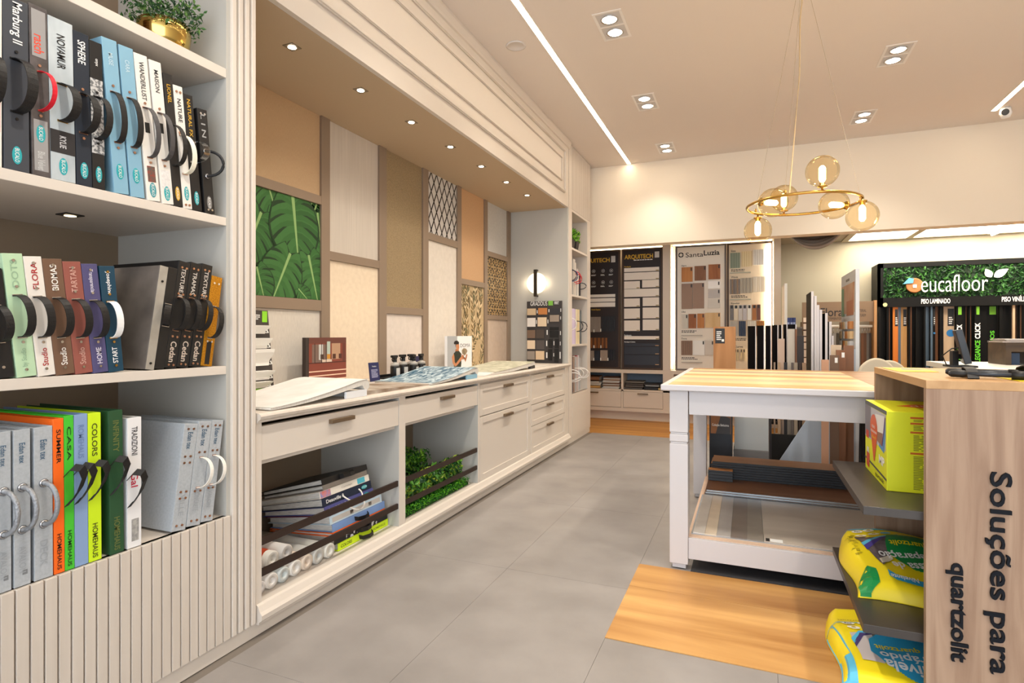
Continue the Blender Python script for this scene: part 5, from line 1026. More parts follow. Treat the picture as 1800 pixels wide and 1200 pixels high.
# high chairs behind the table
for i, (px, py, y) in enumerate(((1541, 629, 5.1), (1563, 633, 5.32))):
    x, zz = atY(px, py, y); t = thing('high_chair', ['cream high chair whose rounded back shows above the table', 'cream high chair partly hidden, beside the other chair'][i], 'chair', (x, y, 0), group='cream high chairs')
    b = B(); w_ = .062
    P = [(x - .13, .70)] + [(x - .13 + .26 * k / 12, zz - .12 + .12 * max(0, math.sin(math.pi * k / 12)) ** .6) for k in range(13)] + [(x + .13, .70)]
    b.prism(P, 'y', y - .02, y + .02); b.build('backrest', plain((206, 196, 176), .7), t, bevel=.012, abs_=True)
    bx('seat', plain((206, 196, 176), .7), (x - .14, y - .17, .66, x + .14, y + .02, .72), t, bevel=.015)
    for sx in (-.10, .10):
        for sy in (-.15, 0): B().tube([(x + sx * 1.1, y + sy, .002), (x + sx, y + sy, .66)], .014, 8).build('leg', BLACK, t, abs_=True)
# reception desk and what stands on it
t = thing('reception_desk', 'white topped reception desk behind the oak product stand', 'desk', (2.0, 4.2, 0))
bx('top', plain((232, 228, 218), .4), (1.25, 3.45, 1.015, 3.2, 5.2, 1.05), t); bx('front_panel', plain((190, 178, 160), .5), (1.28, 3.5, .002, 3.15, 3.53, 1.014), t); bx('side_panel', plain((190, 178, 160), .5), (1.28, 3.53, .002, 1.31, 5.15, 1.014), t); bx('side_panel', plain((190, 178, 160), .5), (3.12, 3.53, .002, 3.15, 5.15, 1.014), t)
x0 = atY(1768, 620, 4.7)[0]
t = thing('organiser', 'dark wooden desk organiser with an open pigeonhole', 'organiser', (x0, 4.7, 1.05))
zt = atY(1768, 602, 4.7)[1]; DWO = wood('dark_walnut', (62, 48, 34), (84, 66, 46), 'x', 12)
bx('side_panel', DWO, (x0, 4.7, 1.051, x0 + .03, 5.0, zt), t); bx('top', DWO, (x0 + .03, 4.7, zt - .06, x0 + .6, 5.0, zt), t); bx('rear_panel', DWO, (x0 + .03, 4.98, 1.051, x0 + .6, 5.0, zt - .06), t)
t = tag(bx('blue_folder', plain((38, 58, 84)), (x0 + .035, 4.75, 1.051, x0 + .09, 4.95, zt - .07)), 'dark blue folder in the organiser pigeonhole', 'folder')
pile(x0 + .28, 4.69, zt, [(.60, .26, .008), (.58, .25, .007), (.57, .25, .006)], [(214, 202, 196), (206, 196, 190), (228, 222, 216)], 'pale paper folder lying on the organiser', 'papers on the organiser', 'paper_folder')
xm, zm = atY(1699, 634, 4.3); zm2 = atY(1694, 584, 4.3)[1]
t = thing('monitor', 'small dark monitor seen edge on, with a cable, on the reception desk', 'monitor', (xm, 4.3, 1.05))
M = Matrix.Translation((xm, 4.3, 1.075)) @ Matrix.Rotation(-.22, 4, 'Z') @ Matrix.Rotation(-.22, 4, 'Y')
b = B(); b.box(-.018, -.15, 0, .018, .15, .21, 0, M); b.build('screen', plain((44, 50, 58), .3), t, bevel=.004, abs_=True)
b = B(); b.box(xm - .10, 4.24, 1.0505, xm + .04, 4.38, 1.062); b.box(xm - .075, 4.28, 1.062, xm - .045, 4.34, 1.15); b.box(xm - .05, 4.29, 1.10, xm - .0, 4.33, 1.13); b.build('foot', BLACK, t, abs_=True)
B().tube([(xm - .02, 4.3, 1.17), (xm - .08, 4.28, 1.165), (xm - .13, 4.27, 1.12), (xm - .11, 4.27, 1.065), (xm - .06, 4.27, 1.056)], .004, 6).build('cable', BLACK, t, abs_=True)

# =================================================================== the white table with samples
TB = mat('table_white', (200, 196, 198), .4)
tb = thing('display_table', 'large white table with square legs, plank top and lower shelf', 'table', (.33, 3.9, 0))
TX0, TX1, TY0, TY1 = -.43, 1.10, 3.095, 4.75
b = B(); b.box(TX0, TY0, .955, TX1, TY0 + .035, .985); b.box(TX0, TY1 - .035, .955, TX1, TY1, .985); b.box(TX0, TY0 + .035, .955, TX0 + .035, TY1 - .035, .985); b.box(TX1 - .035, TY0 + .035, .955, TX1, TY1 - .035, .985); b.box(TX0 + .035, TY0 + .035, .955, TX1 - .035, TY1 - .035, .970)
b.build('table_top', TB, tb, bevel=.004, abs_=True)
strips = [((222, 180, 130), (204, 160, 108)), ((236, 204, 160), (224, 190, 144)), ((214, 186, 152), (196, 166, 132)), ((240, 208, 160), (228, 192, 140)), ((206, 170, 122), (190, 152, 104)), ((238, 208, 166), (226, 194, 150)), ((190, 166, 140), (174, 150, 124)), ((234, 200, 154), (220, 184, 136))]
n = len(strips); y0 = TY0 + .037; st = (TY1 - .16 - y0) / n
for i, (c1, c2) in enumerate(strips): bx('plank', wood('strip_%d' % i, c1, c2, 'x', 9, .35), (TX0 + .037, y0 + i * st + .0008, .9705, .60, y0 + (i + 1) * st - .0008, .986), tb)
BRW = wood('brown_plank', (150, 112, 76), (176, 136, 96), 'x', 9, .35)
for i in range(6): bx('plank', BRW, (.602, y0 + i * st * n / 6 + .0008, .9705, TX1 - .037, y0 + (i + 1) * st * n / 6 - .0008, .986), tb)
bx('plank', BRW, (TX0 + .037, TY1 - .158, .9705, TX1 - .037, TY1 - .037, .987), tb)
b = B(); b.box(-.29, 3.15, .826, 1.0, 3.185, .954); b.build('apron', TB, tb, bevel=.002, abs_=True)
bx('apron', TB, (-.29, 4.63, .826, 1.0, 4.66, .954), tb); bx('apron', TB, (-.375, 3.24, .826, -.345, 4.56, .954), tb); bx('apron', TB, (1.02, 3.24, .826, 1.05, 4.56, .954), tb)
def leg(x, y):
    b = B(); w_ = .095
    b.box(x, y, .03, x + w_, y + w_, .668); b.box(x + .004, y + .004, .668, x + w_ - .004, y + w_ - .004, .680); b.box(x, y, .680, x + w_, y + w_, .718); b.box(x + .004, y + .004, .718, x + w_ - .004, y + w_ - .004, .730); b.box(x, y, .730, x + w_, y + w_, .954); b.box(x + .012, y + .012, .0045, x + w_ - .012, y + w_ - .012, .03)
    b.build('leg', TB, tb, bevel=.003, abs_=True)
for x in (-.389, .965):
    for y in (3.14, 4.57): leg(x, y)
bx('shelf', mat('shelf_birch', (226, 196, 172), .5, col2=(214, 184, 160), nscale=9, stretch=(.1, 1, 1)), (-.30, 3.17, .145, .97, 4.62, .172), tb); bx('rail', TB, (-.293, 3.15, .060, .965, 3.17, .170), tb, bevel=.002); bx('rail', TB, (-.293, 4.6, .060, .965, 4.62, .144), tb)
# piles on the lower shelf
ZS = .1725
GV = 'vinyl swatches on the lower table shelf'
sw = [((214, 208, 200), (-.275, -.215)), ((224, 208, 186), (-.215, -.155)), ((176, 172, 168), (-.155, -.085)), ((128, 118, 110), (-.085, -.005)), ((144, 136, 126), (-.005, .075))]
t = tag(bx('clear_sheet', mat('steel_sheet', (196, 202, 206), .2, .6), (-.285, 3.215, ZS + .0005, .95, 4.02, ZS + .0045)), 'thin glossy sheet under the grey swatches', 'sheet')
for i, (c, (a, e)) in enumerate(sw):
    tag(bx('vinyl_swatch', mat('vinyl_%d' % i, c, .4, col2=tuple(int(v * .93) for v in c), nscale=8), (a, 3.218, ZS + .005, e - .001, 4.0, ZS + .0115)), ['off-white vinyl swatch, first at the table leg', 'cream vinyl swatch beside the off-white one', 'light grey vinyl swatch between cream and brown-grey', 'brown-grey vinyl swatch, darkest of the row', 'warm grey vinyl swatch beside the wide plank'][i], 'swatch', GV)
t = thing('vinyl_plank', 'wide pale grey plank on the lower table shelf with a paper tag', 'plank', (.5, 3.6, ZS)); bx('plank', wood('greige_plank', (176, 166, 154), (190, 180, 168), 'x', 7, .4), (.076, 3.218, ZS + .005, .95, 4.0, ZS + .0115), t)
bx('tag', WHITE, (.105, 3.219, ZS + .0117, .165, 3.262, ZS + .0125), t); bx('tag_bar', INK, (.085, 3.219, ZS + .0117, .103, 3.264, ZS + .0127), t)
WL = wood('walnut_board', (112, 72, 44), (136, 92, 60), 'x', 8, .4)
zz = ZS + .0005
for i in range(3):
    t = thing('walnut_board', ['walnut board, lowest of the shelf pile', 'walnut board, middle of the shelf pile', 'walnut board on top of the shelf pile, its grain in view'][i], 'board', (.3, 4.2, zz), group='walnut boards on the lower table shelf')
    x0 = -.27 + .006 * i
    bx('board', WL, (x0, 4.022 - .002 * i, zz, .95, 4.60, zz + .014), t); bx('steel_edge', mat('steel_edge', (196, 204, 210), .25, .8), (x0, 4.016 - .002 * i, zz + .002, .95, 4.022 - .002 * i, zz + .012), t); zz += .0147
zt_ = zz
for i in range(7):
    t = thing('dark_plank', 'black edged wood plank at the back of the table shelf, ' + ORD[i] if i < 6 else 'topmost plank of the black edged stack, brown face up', 'plank', (.3, 4.45, zz), group='black edged planks on the lower table shelf')
    dx = R.uniform(0, .02); bx('plank', wood('plank_top', (140, 98, 66), (160, 118, 84), 'x', 8), (-.25 + dx, 4.36 + R.uniform(0, .004), zz + .0005, .94, 4.58, zz + .016), t)
    bx('black_edge', plain((34, 36, 40), .4), (-.25 + dx, 4.352, zz + .0005, .94, 4.36, zz + .0155), t); zz += .0172
zz = zt_
for i in range(4):
    t = thing('sample_block', 'small dark block of the short stack, ' + ORD[i] if i < 3 else 'small orange-brown block topping the short stack', 'sample', (-.18, 4.31, zz), group='short sample blocks beside the black edged planks')
    bx('block', WD[0] if i == 3 else plain((48, 50, 54), .45), (-.262, 4.27, zz + .0005, -.10, 4.345, zz + (.02 if i < 3 else .012)), t); bx('face_strip', plain((58, 60, 64), .4), (-.262, 4.267, zz + .001, -.10, 4.27, zz + (.018 if i < 3 else .011)), t); zz += .021
# floor pieces before the table
GF = 'oak floor planks laid before the table'
tag(bx('oak_plank', OAK, (-.545, 2.312, .0006, 1.35, 2.835, .0045)), 'wide oak vinyl plank laid loose on the grey floor, front one', 'plank', GF)
tag(bx('oak_plank', wood('oak_mat_2', (148, 96, 46), (206, 158, 96), 'x', 4.0, .42), (-.546, 2.837, .0006, 1.35, 3.125, .0043)), 'oak vinyl plank laid loose, against the table legs', 'plank', GF)
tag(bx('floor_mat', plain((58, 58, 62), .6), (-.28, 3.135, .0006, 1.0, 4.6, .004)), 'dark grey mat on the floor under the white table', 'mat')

# =================================================================== oak product stand with bags
OS = wood('stand_oak', (168, 140, 117), (142, 113, 92), 'z', 24, .5); OSX = wood('stand_oak_top', (198, 158, 112), (178, 138, 94), 'y', 11, .45); OSI = OS
SX0, SX1, SY0, SY1 = .5415, 1.16, 2.255, 3.088
sd = thing('product_stand', 'oak product stand with dark shelves and black raised lettering', 'stand', (.85, 2.67, 0))
bx('end_panel', OS, (SX0, SY0, .0012, SX1, SY0 + .028, 1.072), sd, bevel=.001); bx('end_panel', OSI, (SX0, SY1 - .028, .005, SX1, SY1, 1.072), sd); bx('top_board', OSX, (SX0, SY0, 1.0722, SX1, SY1, 1.10), sd, bevel=.001); bx('rear_panel', OSI, (SX1 - .02, SY0 + .028, .005, SX1, SY1 - .028, 1.072), sd)
DKS = plain((66, 60, 56), .35)
for z in (.658, .25): bx('shelf', DKS, (.368, SY0 + .029, z - .03, SX1 - .021, SY1 - .029, z), sd, bevel=.0012)
LB = mat('letter_black', (20, 22, 28), .6, spec=.15)
DT = ((0, 0, -1), (1, 0, 0))
text('Soluções para', sd, (.729, SY0 - .0003, .4955), DT, .640, .072, LB, bold=.012, thick=.008)
text('quartzolit', sd, (.624, SY0 - .0003, .352), DT, .318, .060, LB, bold=.022, thick=.008)
# yellow box
bxr = thing('mortar_box', 'yellow carton with orange drop print on the upper dark shelf', 'box', (.64, 2.75, .658))
A = (.485, 2.535, .6587, .86, 2.958, .96); NY = plain((220, 224, 30), .45)
bx('carton', NY, A, bxr, bevel=.002)
LFT = ((0, -1, 0), (0, 0, 1))
def side(y0, z0, y1, z1, m, d, nm='print'):   # on the face toward the aisle, measured from its far upper corner
    W_, H_ = A[4] - A[1], A[5] - A[2]; bx(nm, m, (A[0] - d, A[4] - y1 * W_, A[5] - z1 * H_, A[0] - .0001, A[4] - y0 * W_, A[5] - z0 * H_), bxr)
def sidepoly(pts, m, d, nm='print'):
    W_, H_ = A[4] - A[1], A[5] - A[2]; b = B(); b.add([(A[0] - d, A[4] - p * W_, A[5] - q * H_) for p, q in pts], [tuple(range(len(pts)))]); b.build(nm, m, bxr, abs_=True)
sidepoly([(0, .0), (1, .0), (1, .05), (0, .06)], plain((92, 92, 88)), .0006); side(.0, .06, .96, .52, plain((184, 184, 190)), .0005, 'photo'); sidepoly([(.0, .06), (.3, .06), (.3, .5), (0, .5)], plain((120, 116, 124)), .0007, 'photo')
sidepoly([(.5, .12), (.96, .08), (.96, .30), (.62, .34)], plain((226, 224, 222)), .0008, 'photo'); sidepoly([(.6, .34), (.84, .32), (.8, .5), (.6, .46)], plain((150, 108, 90)), .0009, 'photo'); sidepoly([(.96, .1), (.9, .3), (.84, .5), (.7, .47), (.68, .52), (.9, .56), (.96, .34)], plain((86, 140, 190)), .001, 'photo'); sidepoly([(.93, .08), (.87, .3), (.8, .48), (.84, .49), (.91, .3), (.97, .1)], plain((86, 50, 110)), .0012, 'photo')
sidepoly([(.42, .14), (.34, .18), (.28, .26), (.28, .36), (.34, .5), (.44, .78), (.48, .78), (.58, .5), (.62, .38), (.61, .27), (.55, .18), (.49, .14)], ORANGE, .0014, 'drop'); W_, H_ = A[4] - A[1], A[5] - A[2]
text('novo', bxr, (A[0] - .0018, A[4] - .43 * W_, A[5] - .31 * H_), LFT, .06, .012, WHITE); text('rebaixamento', bxr, (A[0] - .0018, A[4] - .45 * W_, A[5] - .37 * H_), LFT, .12, .013, WHITE); text('fácil', bxr, (A[0] - .0018, A[4] - .46 * W_, A[5] - .45 * H_), LFT, .07, .012, YEL)
sidepoly([(0, .82), (1, .855), (1, .885), (0, .85)], plain((84, 84, 80)), .0008); text('MP', bxr, (A[0] - .001, A[4] - .80 * W_, A[5] - .68 * H_), LFT, .10, .035, WHITE, bold=.04); text('quartzolit', bxr, (A[0] - .001, A[4] - .70 * W_, A[5] - .935 * H_), LFT, .16, .022, INK)
sidepoly([(.06, .42), (.2, .42), (.2, .53), (.06, .53)], plain((196, 70, 50)), .0012); sidepoly([(.08, .73), (.24, .74), (.22, .95), (.08, .93)], plain((196, 76, 50)), .001); sidepoly([(.1, .66), (.2, .66), (.2, .74), (.1, .74)], plain((220, 220, 214)), .001)
for z, L_ in ((.07, 1), (.14, 1), (.25, 1), (.51, 1)): bx('orange_bar', plain((196, 100, 30)), (A[0] + .075, A[1] - .0006, A[5] - (z + .012) * H_, A[3], A[1] - .0001, A[5] - (z - .012) * H_), bxr)
OLV = plain((128, 132, 30))
for zc, h_, n_ in ((.105, .03, 2), (.195, .07, 4), (.38, .20, 10), (.75, .42, 22)): lines(bxr, (A[0] + .235, A[1] - .0005, A[5] - zc * H_), FACE, .30, h_ * H_, n_, OLV, ragged=.15, seed=int(zc * 99))
b = B(); b.add([(A[0] + .07, A[1] + .2, A[5] + .0007), (A[0] + .15, A[1] + .15, A[5] + .0007), (A[0] + .33, A[1] + .22, A[5] + .0007), (A[0] + .15, A[1] + .28, A[5] + .0007)], [(0, 1, 2, 3)]); b.build('drop', ORANGE, bxr, abs_=True); text('MP', bxr, (A[0] + .16, A[1] + .215, A[5] + .0012), ((-1, 0, 0), (0, -1, 0)), .08, .04, WHITE)
# bags
def bag(label, x0, x1, y0, y1, z, h, kind, vmap, stripe, title, weight):
    t = thing('mortar_bag', label, 'bag', ((x0 + x1) / 2, (y0 + y1) / 2, z + .0008), group='mortar bags on the oak stand')
    nx, ny = 40, 46
    def top(u, v):
        e = max(0, min(u, 1 - u, .5)) * 2; f = max(0, min(v, 1 - v, .5)) * 2
        k = (min(1, e * 7) ** .4) * (min(1, f * 9) ** .4); wv = .006 * math.sin(u * 9 + v * 4) + .005 * math.sin(v * 15 - u * 5)
        k *= .46 + .54 * min(1, max(0, v) * 1.5)
        return z + .004 + (h * .70 + h * .30 * max(0, math.sin(math.pi * min(1, max(0, u)))) ** .5) * k + wv * k
    def P(u, v, d=0): return (x0 + (x1 - x0) * u + .012 * math.sin(v * 7) * (1 - u), y0 + (y1 - y0) * v + .01 * math.sin(u * 8) * (1 - v), top(u, v) + d)
    b = B()
    for i in range(nx + 1):
        for j in range(ny + 1): b.v.append(P(i / nx, j / ny))
    N = len(b.v)
    for i in range(nx + 1):
        for j in range(ny + 1): p = P(i / nx, j / ny); b.v.append((p[0], p[1], z + .001))
    Q = lambda i, j: i * (ny + 1) + j
    def colr(u, v):
        return 0
    for i in range(nx):
        for j in range(ny):
            b.f.append((Q(i, j), Q(i + 1, j), Q(i + 1, j + 1), Q(i, j + 1))); b.m.append(colr((i + .5) / nx, (j + .5) / ny)); b.s.append(True)
            b.f.append((N + Q(i, j), N + Q(i, j + 1), N + Q(i + 1, j + 1), N + Q(i + 1, j))); b.m.append(0); b.s.append(True)
    for i in range(nx):
        for j in (0, ny): q = (Q(i, j), Q(i + 1, j), N + Q(i + 1, j), N + Q(i, j)); b.f.append(q if j else q[::-1]); b.m.append(0); b.s.append(True)
    for j in range(ny):
        for i in (0, nx): q = (Q(i, j), Q(i, j + 1), N + Q(i, j + 1), N + Q(i, j)); b.f.append(q if not i else q[::-1]); b.m.append(0); b.s.append(True)
    b.build('sack', YEL, t, abs_=True)
    def inside(poly, u, v):
        c = False; n = len(poly)
        for i in range(n):
            (a, e), (a2, e2) = poly[i], poly[i - 1]
            if (e > v) != (e2 > v) and u < (a2 - a) * (v - e) / (e2 - e) + a: c = not c
        return c
    def drape(poly, m, d, nm='print', s=56):   # print that follows the sack, fine strips of it
        if vmap: poly = [(u * .94, max(0, min(1, (v - .13) * .85))) for u, v in poly]
        b = B(); us = [p[0] for p in poly]; vs = [p[1] for p in poly]; n = s
        u0, u1, v0, v1 = min(us), max(us), min(vs), max(vs)
        for i in range(n):
            v = v0 + (v1 - v0) * i / n; v2 = v0 + (v1 - v0) * (i + 1) / n; vm = (v + v2) / 2; xs = []
            for k in range(len(poly)):
                (a, e), (a2, e2) = poly[k], poly[k - 1]
                if (e > vm) != (e2 > vm): xs.append((a2 - a) * (vm - e) / (e2 - e) + a)
            xs.sort()
            for a, e in zip(xs[::2], xs[1::2]):
                mseg = max(1, int((e - a) * 24))
                for q in range(mseg): ua, ub = a + (e - a) * q / mseg, a + (e - a) * (q + 1) / mseg; b.add([P(ua, v, d + .0015), P(ub, v, d + .0015), P(ub, v2, d + .0015), P(ua, v2, d + .0015)], [(0, 1, 2, 3)], 0, True)
        b.build(nm, m, t, abs_=True)
    def word(s, u, v, L, hh, m, bold=.02, d=.006):
        if vmap: u, v = u * .94, (v - .13) * .85
        vs, fs = glyphs(s, bold); b = B(); b.add([P(u - a * L, v - e * hh, d) for a, e in vs], fs); b.build('lettering', m, t, abs_=True)
    return t, drape, word, P
t, drape, word, P = bag('yellow and green mortar bag on the middle dark shelf', .385, .83, 2.50, 3.04, .25, .115, 0, 0, 0, '', '')
LBL = plain((90, 186, 222), .4); OVW = plain((244, 240, 220), .45)
drape([(.0, .90), (.12, .93), (.4, .95), (.8, .95), (.8, .965), (.4, .965), (.1, .945), (0, .915)], LBL, .002); drape([(.13, .78), (.30, .76), (.52, .80), (.40, .56), (.30, .38), (.24, .30)], mat('bag_photo', (120, 108, 110), .45, col2=(70, 60, 64), nscale=14), .002, 'photo')
drape([(.17, .56), (.34, .74), (.46, .78), (.50, .81), (.42, .80), (.32, .77), (.16, .60)], LBL, .003); drape([(.18, .50), (.36, .70), (.46, .77), (.34, .735), (.17, .56)], plain((74, 60, 140)), .003); drape([(.24, .33), (.30, .36), (.36, .42), (.33, .46), (.24, .40)], plain((214, 206, 186)), .003)
drape([(.40, .80), (.75, .78), (1, .76), (1, .22), (.60, .22), (.46, .27), (.40, .38), (.34, .50), (.36, .62)], GREEN, .0032, 'green_label')
drape([(.25, .22), (.30, .17), (1.0, .06), (1.0, .0), (.98, .02), (.30, .10), (.25, .14)], BLUE, .003, 'blue_label'); drape([(0.0, .10), (.10, .26), (.16, .22), (.17, .05), (.10, .0), (.02, .0)], GREEN, .002, 'green_corner')
word('quartzolit', .54, .63, .30, .085, YEL); word('reparação', .46, .475, .40, .12, WHITE); word('massa de', .49, .31, .34, .115, WHITE); word('Nivelante', .36, .135, .20, .05, WHITE, d=.006); word('quartzolit', .2, .985, .2, .03, INK, 0)
for u, v, s in ((.16, .89, '10kg'), (.26, .91, None), (.19, .81, None), (.30, .84, None)):
    drape([(u + .05 * math.cos(a * .5236), v + .022 * math.sin(a * .5236)) for a in range(12)], OVW, .003, 'oval', 10)
    if s: word(s, u, v, .05, .022, INK, .03, .005)
drape([(.40 + .045 * math.cos(a * .5236), .86 + .022 * math.sin(a * .5236)) for a in range(12)], LBL, .003, 'oval', 10)
for k, (u, v) in enumerate(((.26, .91), (.19, .81), (.30, .84))): drape([(u - .02, v - .008), (u + .02, v - .008), (u + .012, v + .010), (u - .01, v + .010)], plain((206, 176, 60)), .0045, 'pictogram', 6)
b = B(); r = random.Random(3)
for i in range(34):
    u, v = r.uniform(.045, .11), r.uniform(.42, .82); b.add([P(u, v, .003), P(u + .03, v, .003), P(u + .03, v + .006, .003), P(u, v + .006, .003)], [(0, 1, 2, 3)])
b.build('small_print', plain((150, 136, 20)), t, abs_=True)
t, drape, word, P = bag('yellow and blue mortar bag lying lowest in the oak stand', .305, .78, 2.302, 2.80, .0045, .09, 0, 1, 0, '', '')
drape([(.0, .88), (.12, .92), (.4, .94), (.8, .94), (.8, .955), (.4, .955), (.1, .935), (0, .895)], LBL, .002); drape([(0, .86), (.05, .88), (.07, .7), (.10, .3), (.12, 0), (0, 0)], LBL, .002, 'blue_edge')
drape([(.15, .74), (.30, .80), (.42, .79), (.36, .5), (.32, .36), (.16, .36)], plain((196, 186, 184)), .002, 'photo'); drape([(.15, .60), (.24, .76), (.40, .79), (.40, .80), (.23, .79), (.14, .66)], LBL, .003); drape([(.15, .55), (.25, .73), (.35, .78), (.23, .765), (.15, .61)], plain((74, 60, 110)), .003); drape([(.32, .80), (.36, .80), (.35, .66), (.32, .66)], plain((110, 106, 104)), .003)
drape([(.42, .84), (.65, .86), (1, .78), (1, .0), (.70, .12), (.46, .26), (.32, .38), (.25, .52), (.28, .70)], BLUE, .0034, 'blue_label')
word('quartzolit', .46, .615, .30, .075, YEL); word('rápido', .47, .505, .30, .115, WHITE); word('nivela', .48, .36, .30, .115, WHITE); word('quartzolit', .2, .98, .2, .03, INK, 0)
for u, v, s in ((.17, .90, '20kg'), (.29, .92, None), (.20, .83, None), (.31, .85, None)):
    drape([(u + .05 * math.cos(a * .5236), v + .024 * math.sin(a * .5236)) for a in range(12)], OVW, .003, 'oval', 10)
    if s: word(s, u, v, .055, .024, INK, .03, .005)
    else: drape([(u - .02, v - .008), (u + .02, v - .008), (u + .012, v + .010), (u - .01, v + .010)], plain((206, 176, 60)), .0045, 'pictogram', 6)
# flyers and straps on top of the stand
t = thing('flyer', 'yellow flyer lying on top of the oak stand near its far end', 'flyer', (.61, 2.85, 1.1005))
b = B(); b.add([(.565, 2.72, 1.101), (.70, 2.74, 1.101), (.70, 3.03, 1.101), (.555, 3.0, 1.101), (.565, 2.72, 1.1018), (.70, 2.74, 1.1018), (.70, 3.03, 1.1018), (.555, 3.0, 1.1018)], [(0, 3, 2, 1), (4, 5, 6, 7), (0, 1, 5, 4), (1, 2, 6, 5), (2, 3, 7, 6), (3, 0, 4, 7)]); b.build('sheet', YEL, t, abs_=True)
b = B(); b.add([(.60, 2.86, 1.1021), (.69, 2.87, 1.1021), (.69, 2.98, 1.1021), (.62, 2.97, 1.1021)], [(0, 1, 2, 3)]); b.build('photo', plain((130, 132, 130)), t, abs_=True)
tag(bx('flyer', YEL, (.80, 2.30, 1.1006, 1.05, 2.60, 1.102)), 'yellow flyer under the black tripod on the oak stand', 'flyer')
t = thing('folded_tripod', 'folded black tripod with rubber feet lying on the oak stand', 'tripod', (.8, 2.5, 1.10))
for k, (xa_, ya_, xb_, yb_, za) in enumerate(((.640, 2.395, 1.02, 2.30, .014), (.652, 2.475, 1.04, 2.36, .016), (.700, 2.50, 1.06, 2.42, .018))):
    b = B(); d = Vector((xb_ - xa_, yb_ - ya_, 0)); q = lambda s_: (xa_ + d.x * s_, ya_ + d.y * s_, 1.1025 + za)
    b.tube([q(0), q(.02), q(.10), q(.13)], [.007, .012, .013, .009], 10); b.build('rubber_foot', BLACK, t, abs_=True)
    B().tube([q(.12), q(.45), q(.46), q(1)], [.008, .008, .012, .012], 10).build('leg', mat('dark_metal', (54, 58, 64), .35, .5), t, abs_=True)
    B().tube([q(.42), q(.54)], .0145, 10).build('clamp', BLACK, t, abs_=True)
B().strap([(.86, 2.30, 1.1025), (.86, 2.33, 1.135), (.86, 2.38, 1.148), (.86, 2.43, 1.138), (.86, 2.47, 1.1025)], (.022, 0, 0), .004).build('strap', STRAP, t, abs_=True)
B().strap([(.70, 2.36, 1.1025), (.705, 2.40, 1.132), (.71, 2.45, 1.136), (.715, 2.50, 1.1025)], (.016, 0, 0), .004).build('strap', STRAP, t, abs_=True)

# =================================================================== chandelier and ceiling lamps
CX, CY, CR, CH = .305, 3.87, .312, 2.042
ch = thing('chandelier', 'brass ring chandelier with six amber glass globes over the table', 'chandelier', (CX, CY, CZ))
B().tube([(CX + CR * math.cos(a * math.pi / 24), CY + CR * math.sin(a * math.pi / 24), CH) for a in range(48)], .0085, 10, 0, True).build('ring', BRASS, ch, abs_=True)
B().lathe([(.0, -.03), (.06, -.03), (.065, -.001)], (CX, CY, CZ), 24).build('canopy', BRASS, ch, abs_=True)
for a in (2.55, 4.35, .1):
    B().tube([(CX + CR * math.cos(a), CY + CR * math.sin(a), CH + .02), (CX + .02 * math.cos(a), CY + .02 * math.sin(a), CZ - .03)], .0011, 5).build('cable', mat('steel_cable', (170, 150, 120), .5), ch, abs_=True)
    B().lathe([(.006, 0), (.008, .012), (.003, .026)], (CX + CR * math.cos(a), CY + CR * math.sin(a), CH + .006), 10).build('clasp', BRASS, ch, abs_=True)
ca = 4.42
B().tube([(CX + CR * math.cos(ca), CY + CR * math.sin(ca), CH), (CX + .20 * math.cos(ca), CY + .2 * math.sin(ca), CH + .35), (CX + .12 * math.cos(ca) + .012, CY + .1 * math.sin(ca), CH + .75), (CX + .06 * math.cos(ca), CY + .06 * math.sin(ca), CH + 1.1), (CX + .01, CY, CZ - .03)], .004, 6).build('cord', plain((214, 184, 140), .5), ch, abs_=True)
GLOBE = clear('amber_glass', (251, 242, 222), .16)
BULB = mat('bulb_glow', (255, 226, 170), .5, emit=22)
for (ang, dx, dy, dz) in ((-1.33, 0, 0, 1), (2.48, 0, 0, -1), (1.85, 0, 0, 1), (3.75, .8, .6, 0), (.50, -.85, -.53, 0), (-.28, 0, 0, -1)):
    p = Vector((CX + CR * math.cos(ang), CY + CR * math.sin(ang), CH)); d = Vector((dx, dy, dz)).normalized(); M = Matrix.Translation(p) @ d.to_track_quat('Z', 'Y').to_matrix().to_4x4()
    g = B().lathe([(.006, .006), (.006, .02), (.026, .024), (.024, .032), (.014, .034), (.013, .05)], seg=16, M=M).build('socket', BRASS, ch, abs_=True)
    prof = [(.086 * math.sin(math.pi * (.10 + .90 * k / 20)), .112 - .086 * math.cos(math.pi * (.10 + .90 * k / 20))) for k in range(21)]
    b = B(); b.lathe(prof, seg=28, M=M); b.f = b.f[:-2]; b.m = b.m[:-2]; b.s = b.s[:-2]; b.build('globe', GLOBE, ch, abs_=True)
    B().lathe([(.008, .05), (.017, .066), (.017, .13), (.008, .142)], seg=12, M=M).build('bulb', BULB, ch, abs_=True)
    point(p + d * .10, P_BULB, (1, .78, .5), .02)
GD = 'recessed twin spotlights in the ceiling'
nm_ = ['first', 'second', 'third']
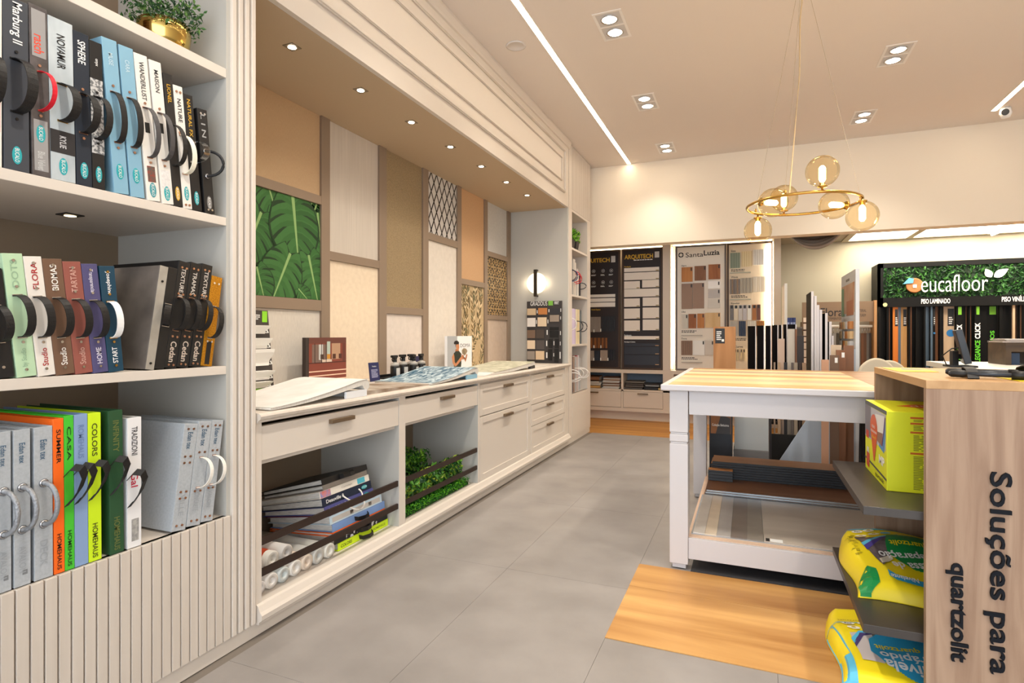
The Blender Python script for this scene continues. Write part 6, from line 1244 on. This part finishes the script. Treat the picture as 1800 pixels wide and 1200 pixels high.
for col, (x, ysl) in enumerate(((-.885, (3.98, 5.41, 6.83)), (1.062, (5.24, 6.62)), (-.885, (2.55, 1.1)), (1.062, (3.85, 2.4, 1.0)))):
    for k, y in enumerate(ysl):
        lab = 'white twin spotlight recessed in the ceiling, %s of the row beside the long light line' % nm_[k] if col == 0 else ('white twin spotlight recessed in the ceiling behind the chandelier, %s' % ('nearer the camera', 'nearer the cream wall')[k] if col == 1 else 'white twin spotlight recessed in the ceiling, out of sight, ' + ORD[k + (3 if col == 2 else 0)])
        t = thing('ceiling_spotlight', lab, 'light', (x, y, CZ), group=GD); h = .19; w_ = .10
        b = B(); b.box(x - w_, y - h, CZ - .004, x - w_ + .018, y + h, CZ - .0002); b.box(x + w_ - .018, y - h, CZ - .004, x + w_, y + h, CZ - .0002)
        for yy in (y - h, y - .009, y + h - .018): b.box(x - w_ + .018, yy, CZ - .004, x + w_ - .018, yy + .018, CZ - .0002)
        b.build('frame', mat('lamp_white', (236, 232, 228), .5), t, abs_=True)
        for sg in (-1, 1):
            yc = y + sg * .091
            b = B(); b.box(x - w_ + .018, yc - .082, CZ - .0016, x + w_ - .018, yc + .082, CZ - .0003); b.build('lamp_tray', plain((208, 204, 202), .5), t, abs_=True)
            b = B(); b.lathe([(.055, 0), (.062, -.007), (.054, -.009), (.05, -.004)], (x, yc, CZ - .0016), 20, cap=False); b.build('bezel', CHROME, t, abs_=True)
            b = B(); disc(b, (x, yc, CZ - .006), (0, 0, -1), .048, .001, 20); b.build('lens', LAMPW, t, abs_=True)
        aimx = x - .5 if x < 0 else x + .2
        spot((x, y, CZ - .03), P_SPOT * (.5 if y > 6 else 1), WARM, 110, .8, (aimx, y - .1 if y > 6 else y + .2, 0), .06)
for x, y0, y1, lab in ((-1.402, -1.5, 7.285, 'ceiling light line'), (2.21, -1.5, 6.92, 'ceiling light line')):
    t = thing('light_line', 'long thin LED line in the ceiling along the wallpaper niche' if x < 0 else 'thin LED line in the ceiling beside the security camera', 'light', (x, 3, CZ))
    bx('profile', plain((226, 218, 208), .5), (x - .030, y0, CZ - .003, x + .030, y1, CZ - .0003), t); bx('diffuser', LEDW, (x - .020, y0 + .01, CZ - .0045, x + .020, y1 - .01, CZ - .003), t)
t = thing('ceiling_speaker', 'round white flush cover in the ceiling beside the light line', 'speaker', (-1.617, 3.975, CZ))
b = B(); b.lathe([(.074, -.0003), (.076, -.006), (.062, -.009), (.058, -.005), (.0, -.0045)], (-1.617, 3.975, CZ), 32); b.build('cover', plain((214, 208, 204), .5), t, abs_=True)
t = thing('security_camera', 'small white dome camera with a black lens under the ceiling edge', 'camera', (2.275, 6.9, CZ))
b = B(); b.lathe([(.04, -.0003), (.045, -.02), (.05, -.05), (.035, -.09), (.0, -.10)], (2.29, 6.88, CZ), 20); b.build('dome', WHITE, t, abs_=True)
b = B(); disc(b, (2.27, 6.825, CZ - .055), (-.35, -.9, -.15), .030, .012, 18); b.build('lens', BLACK, t, abs_=True)
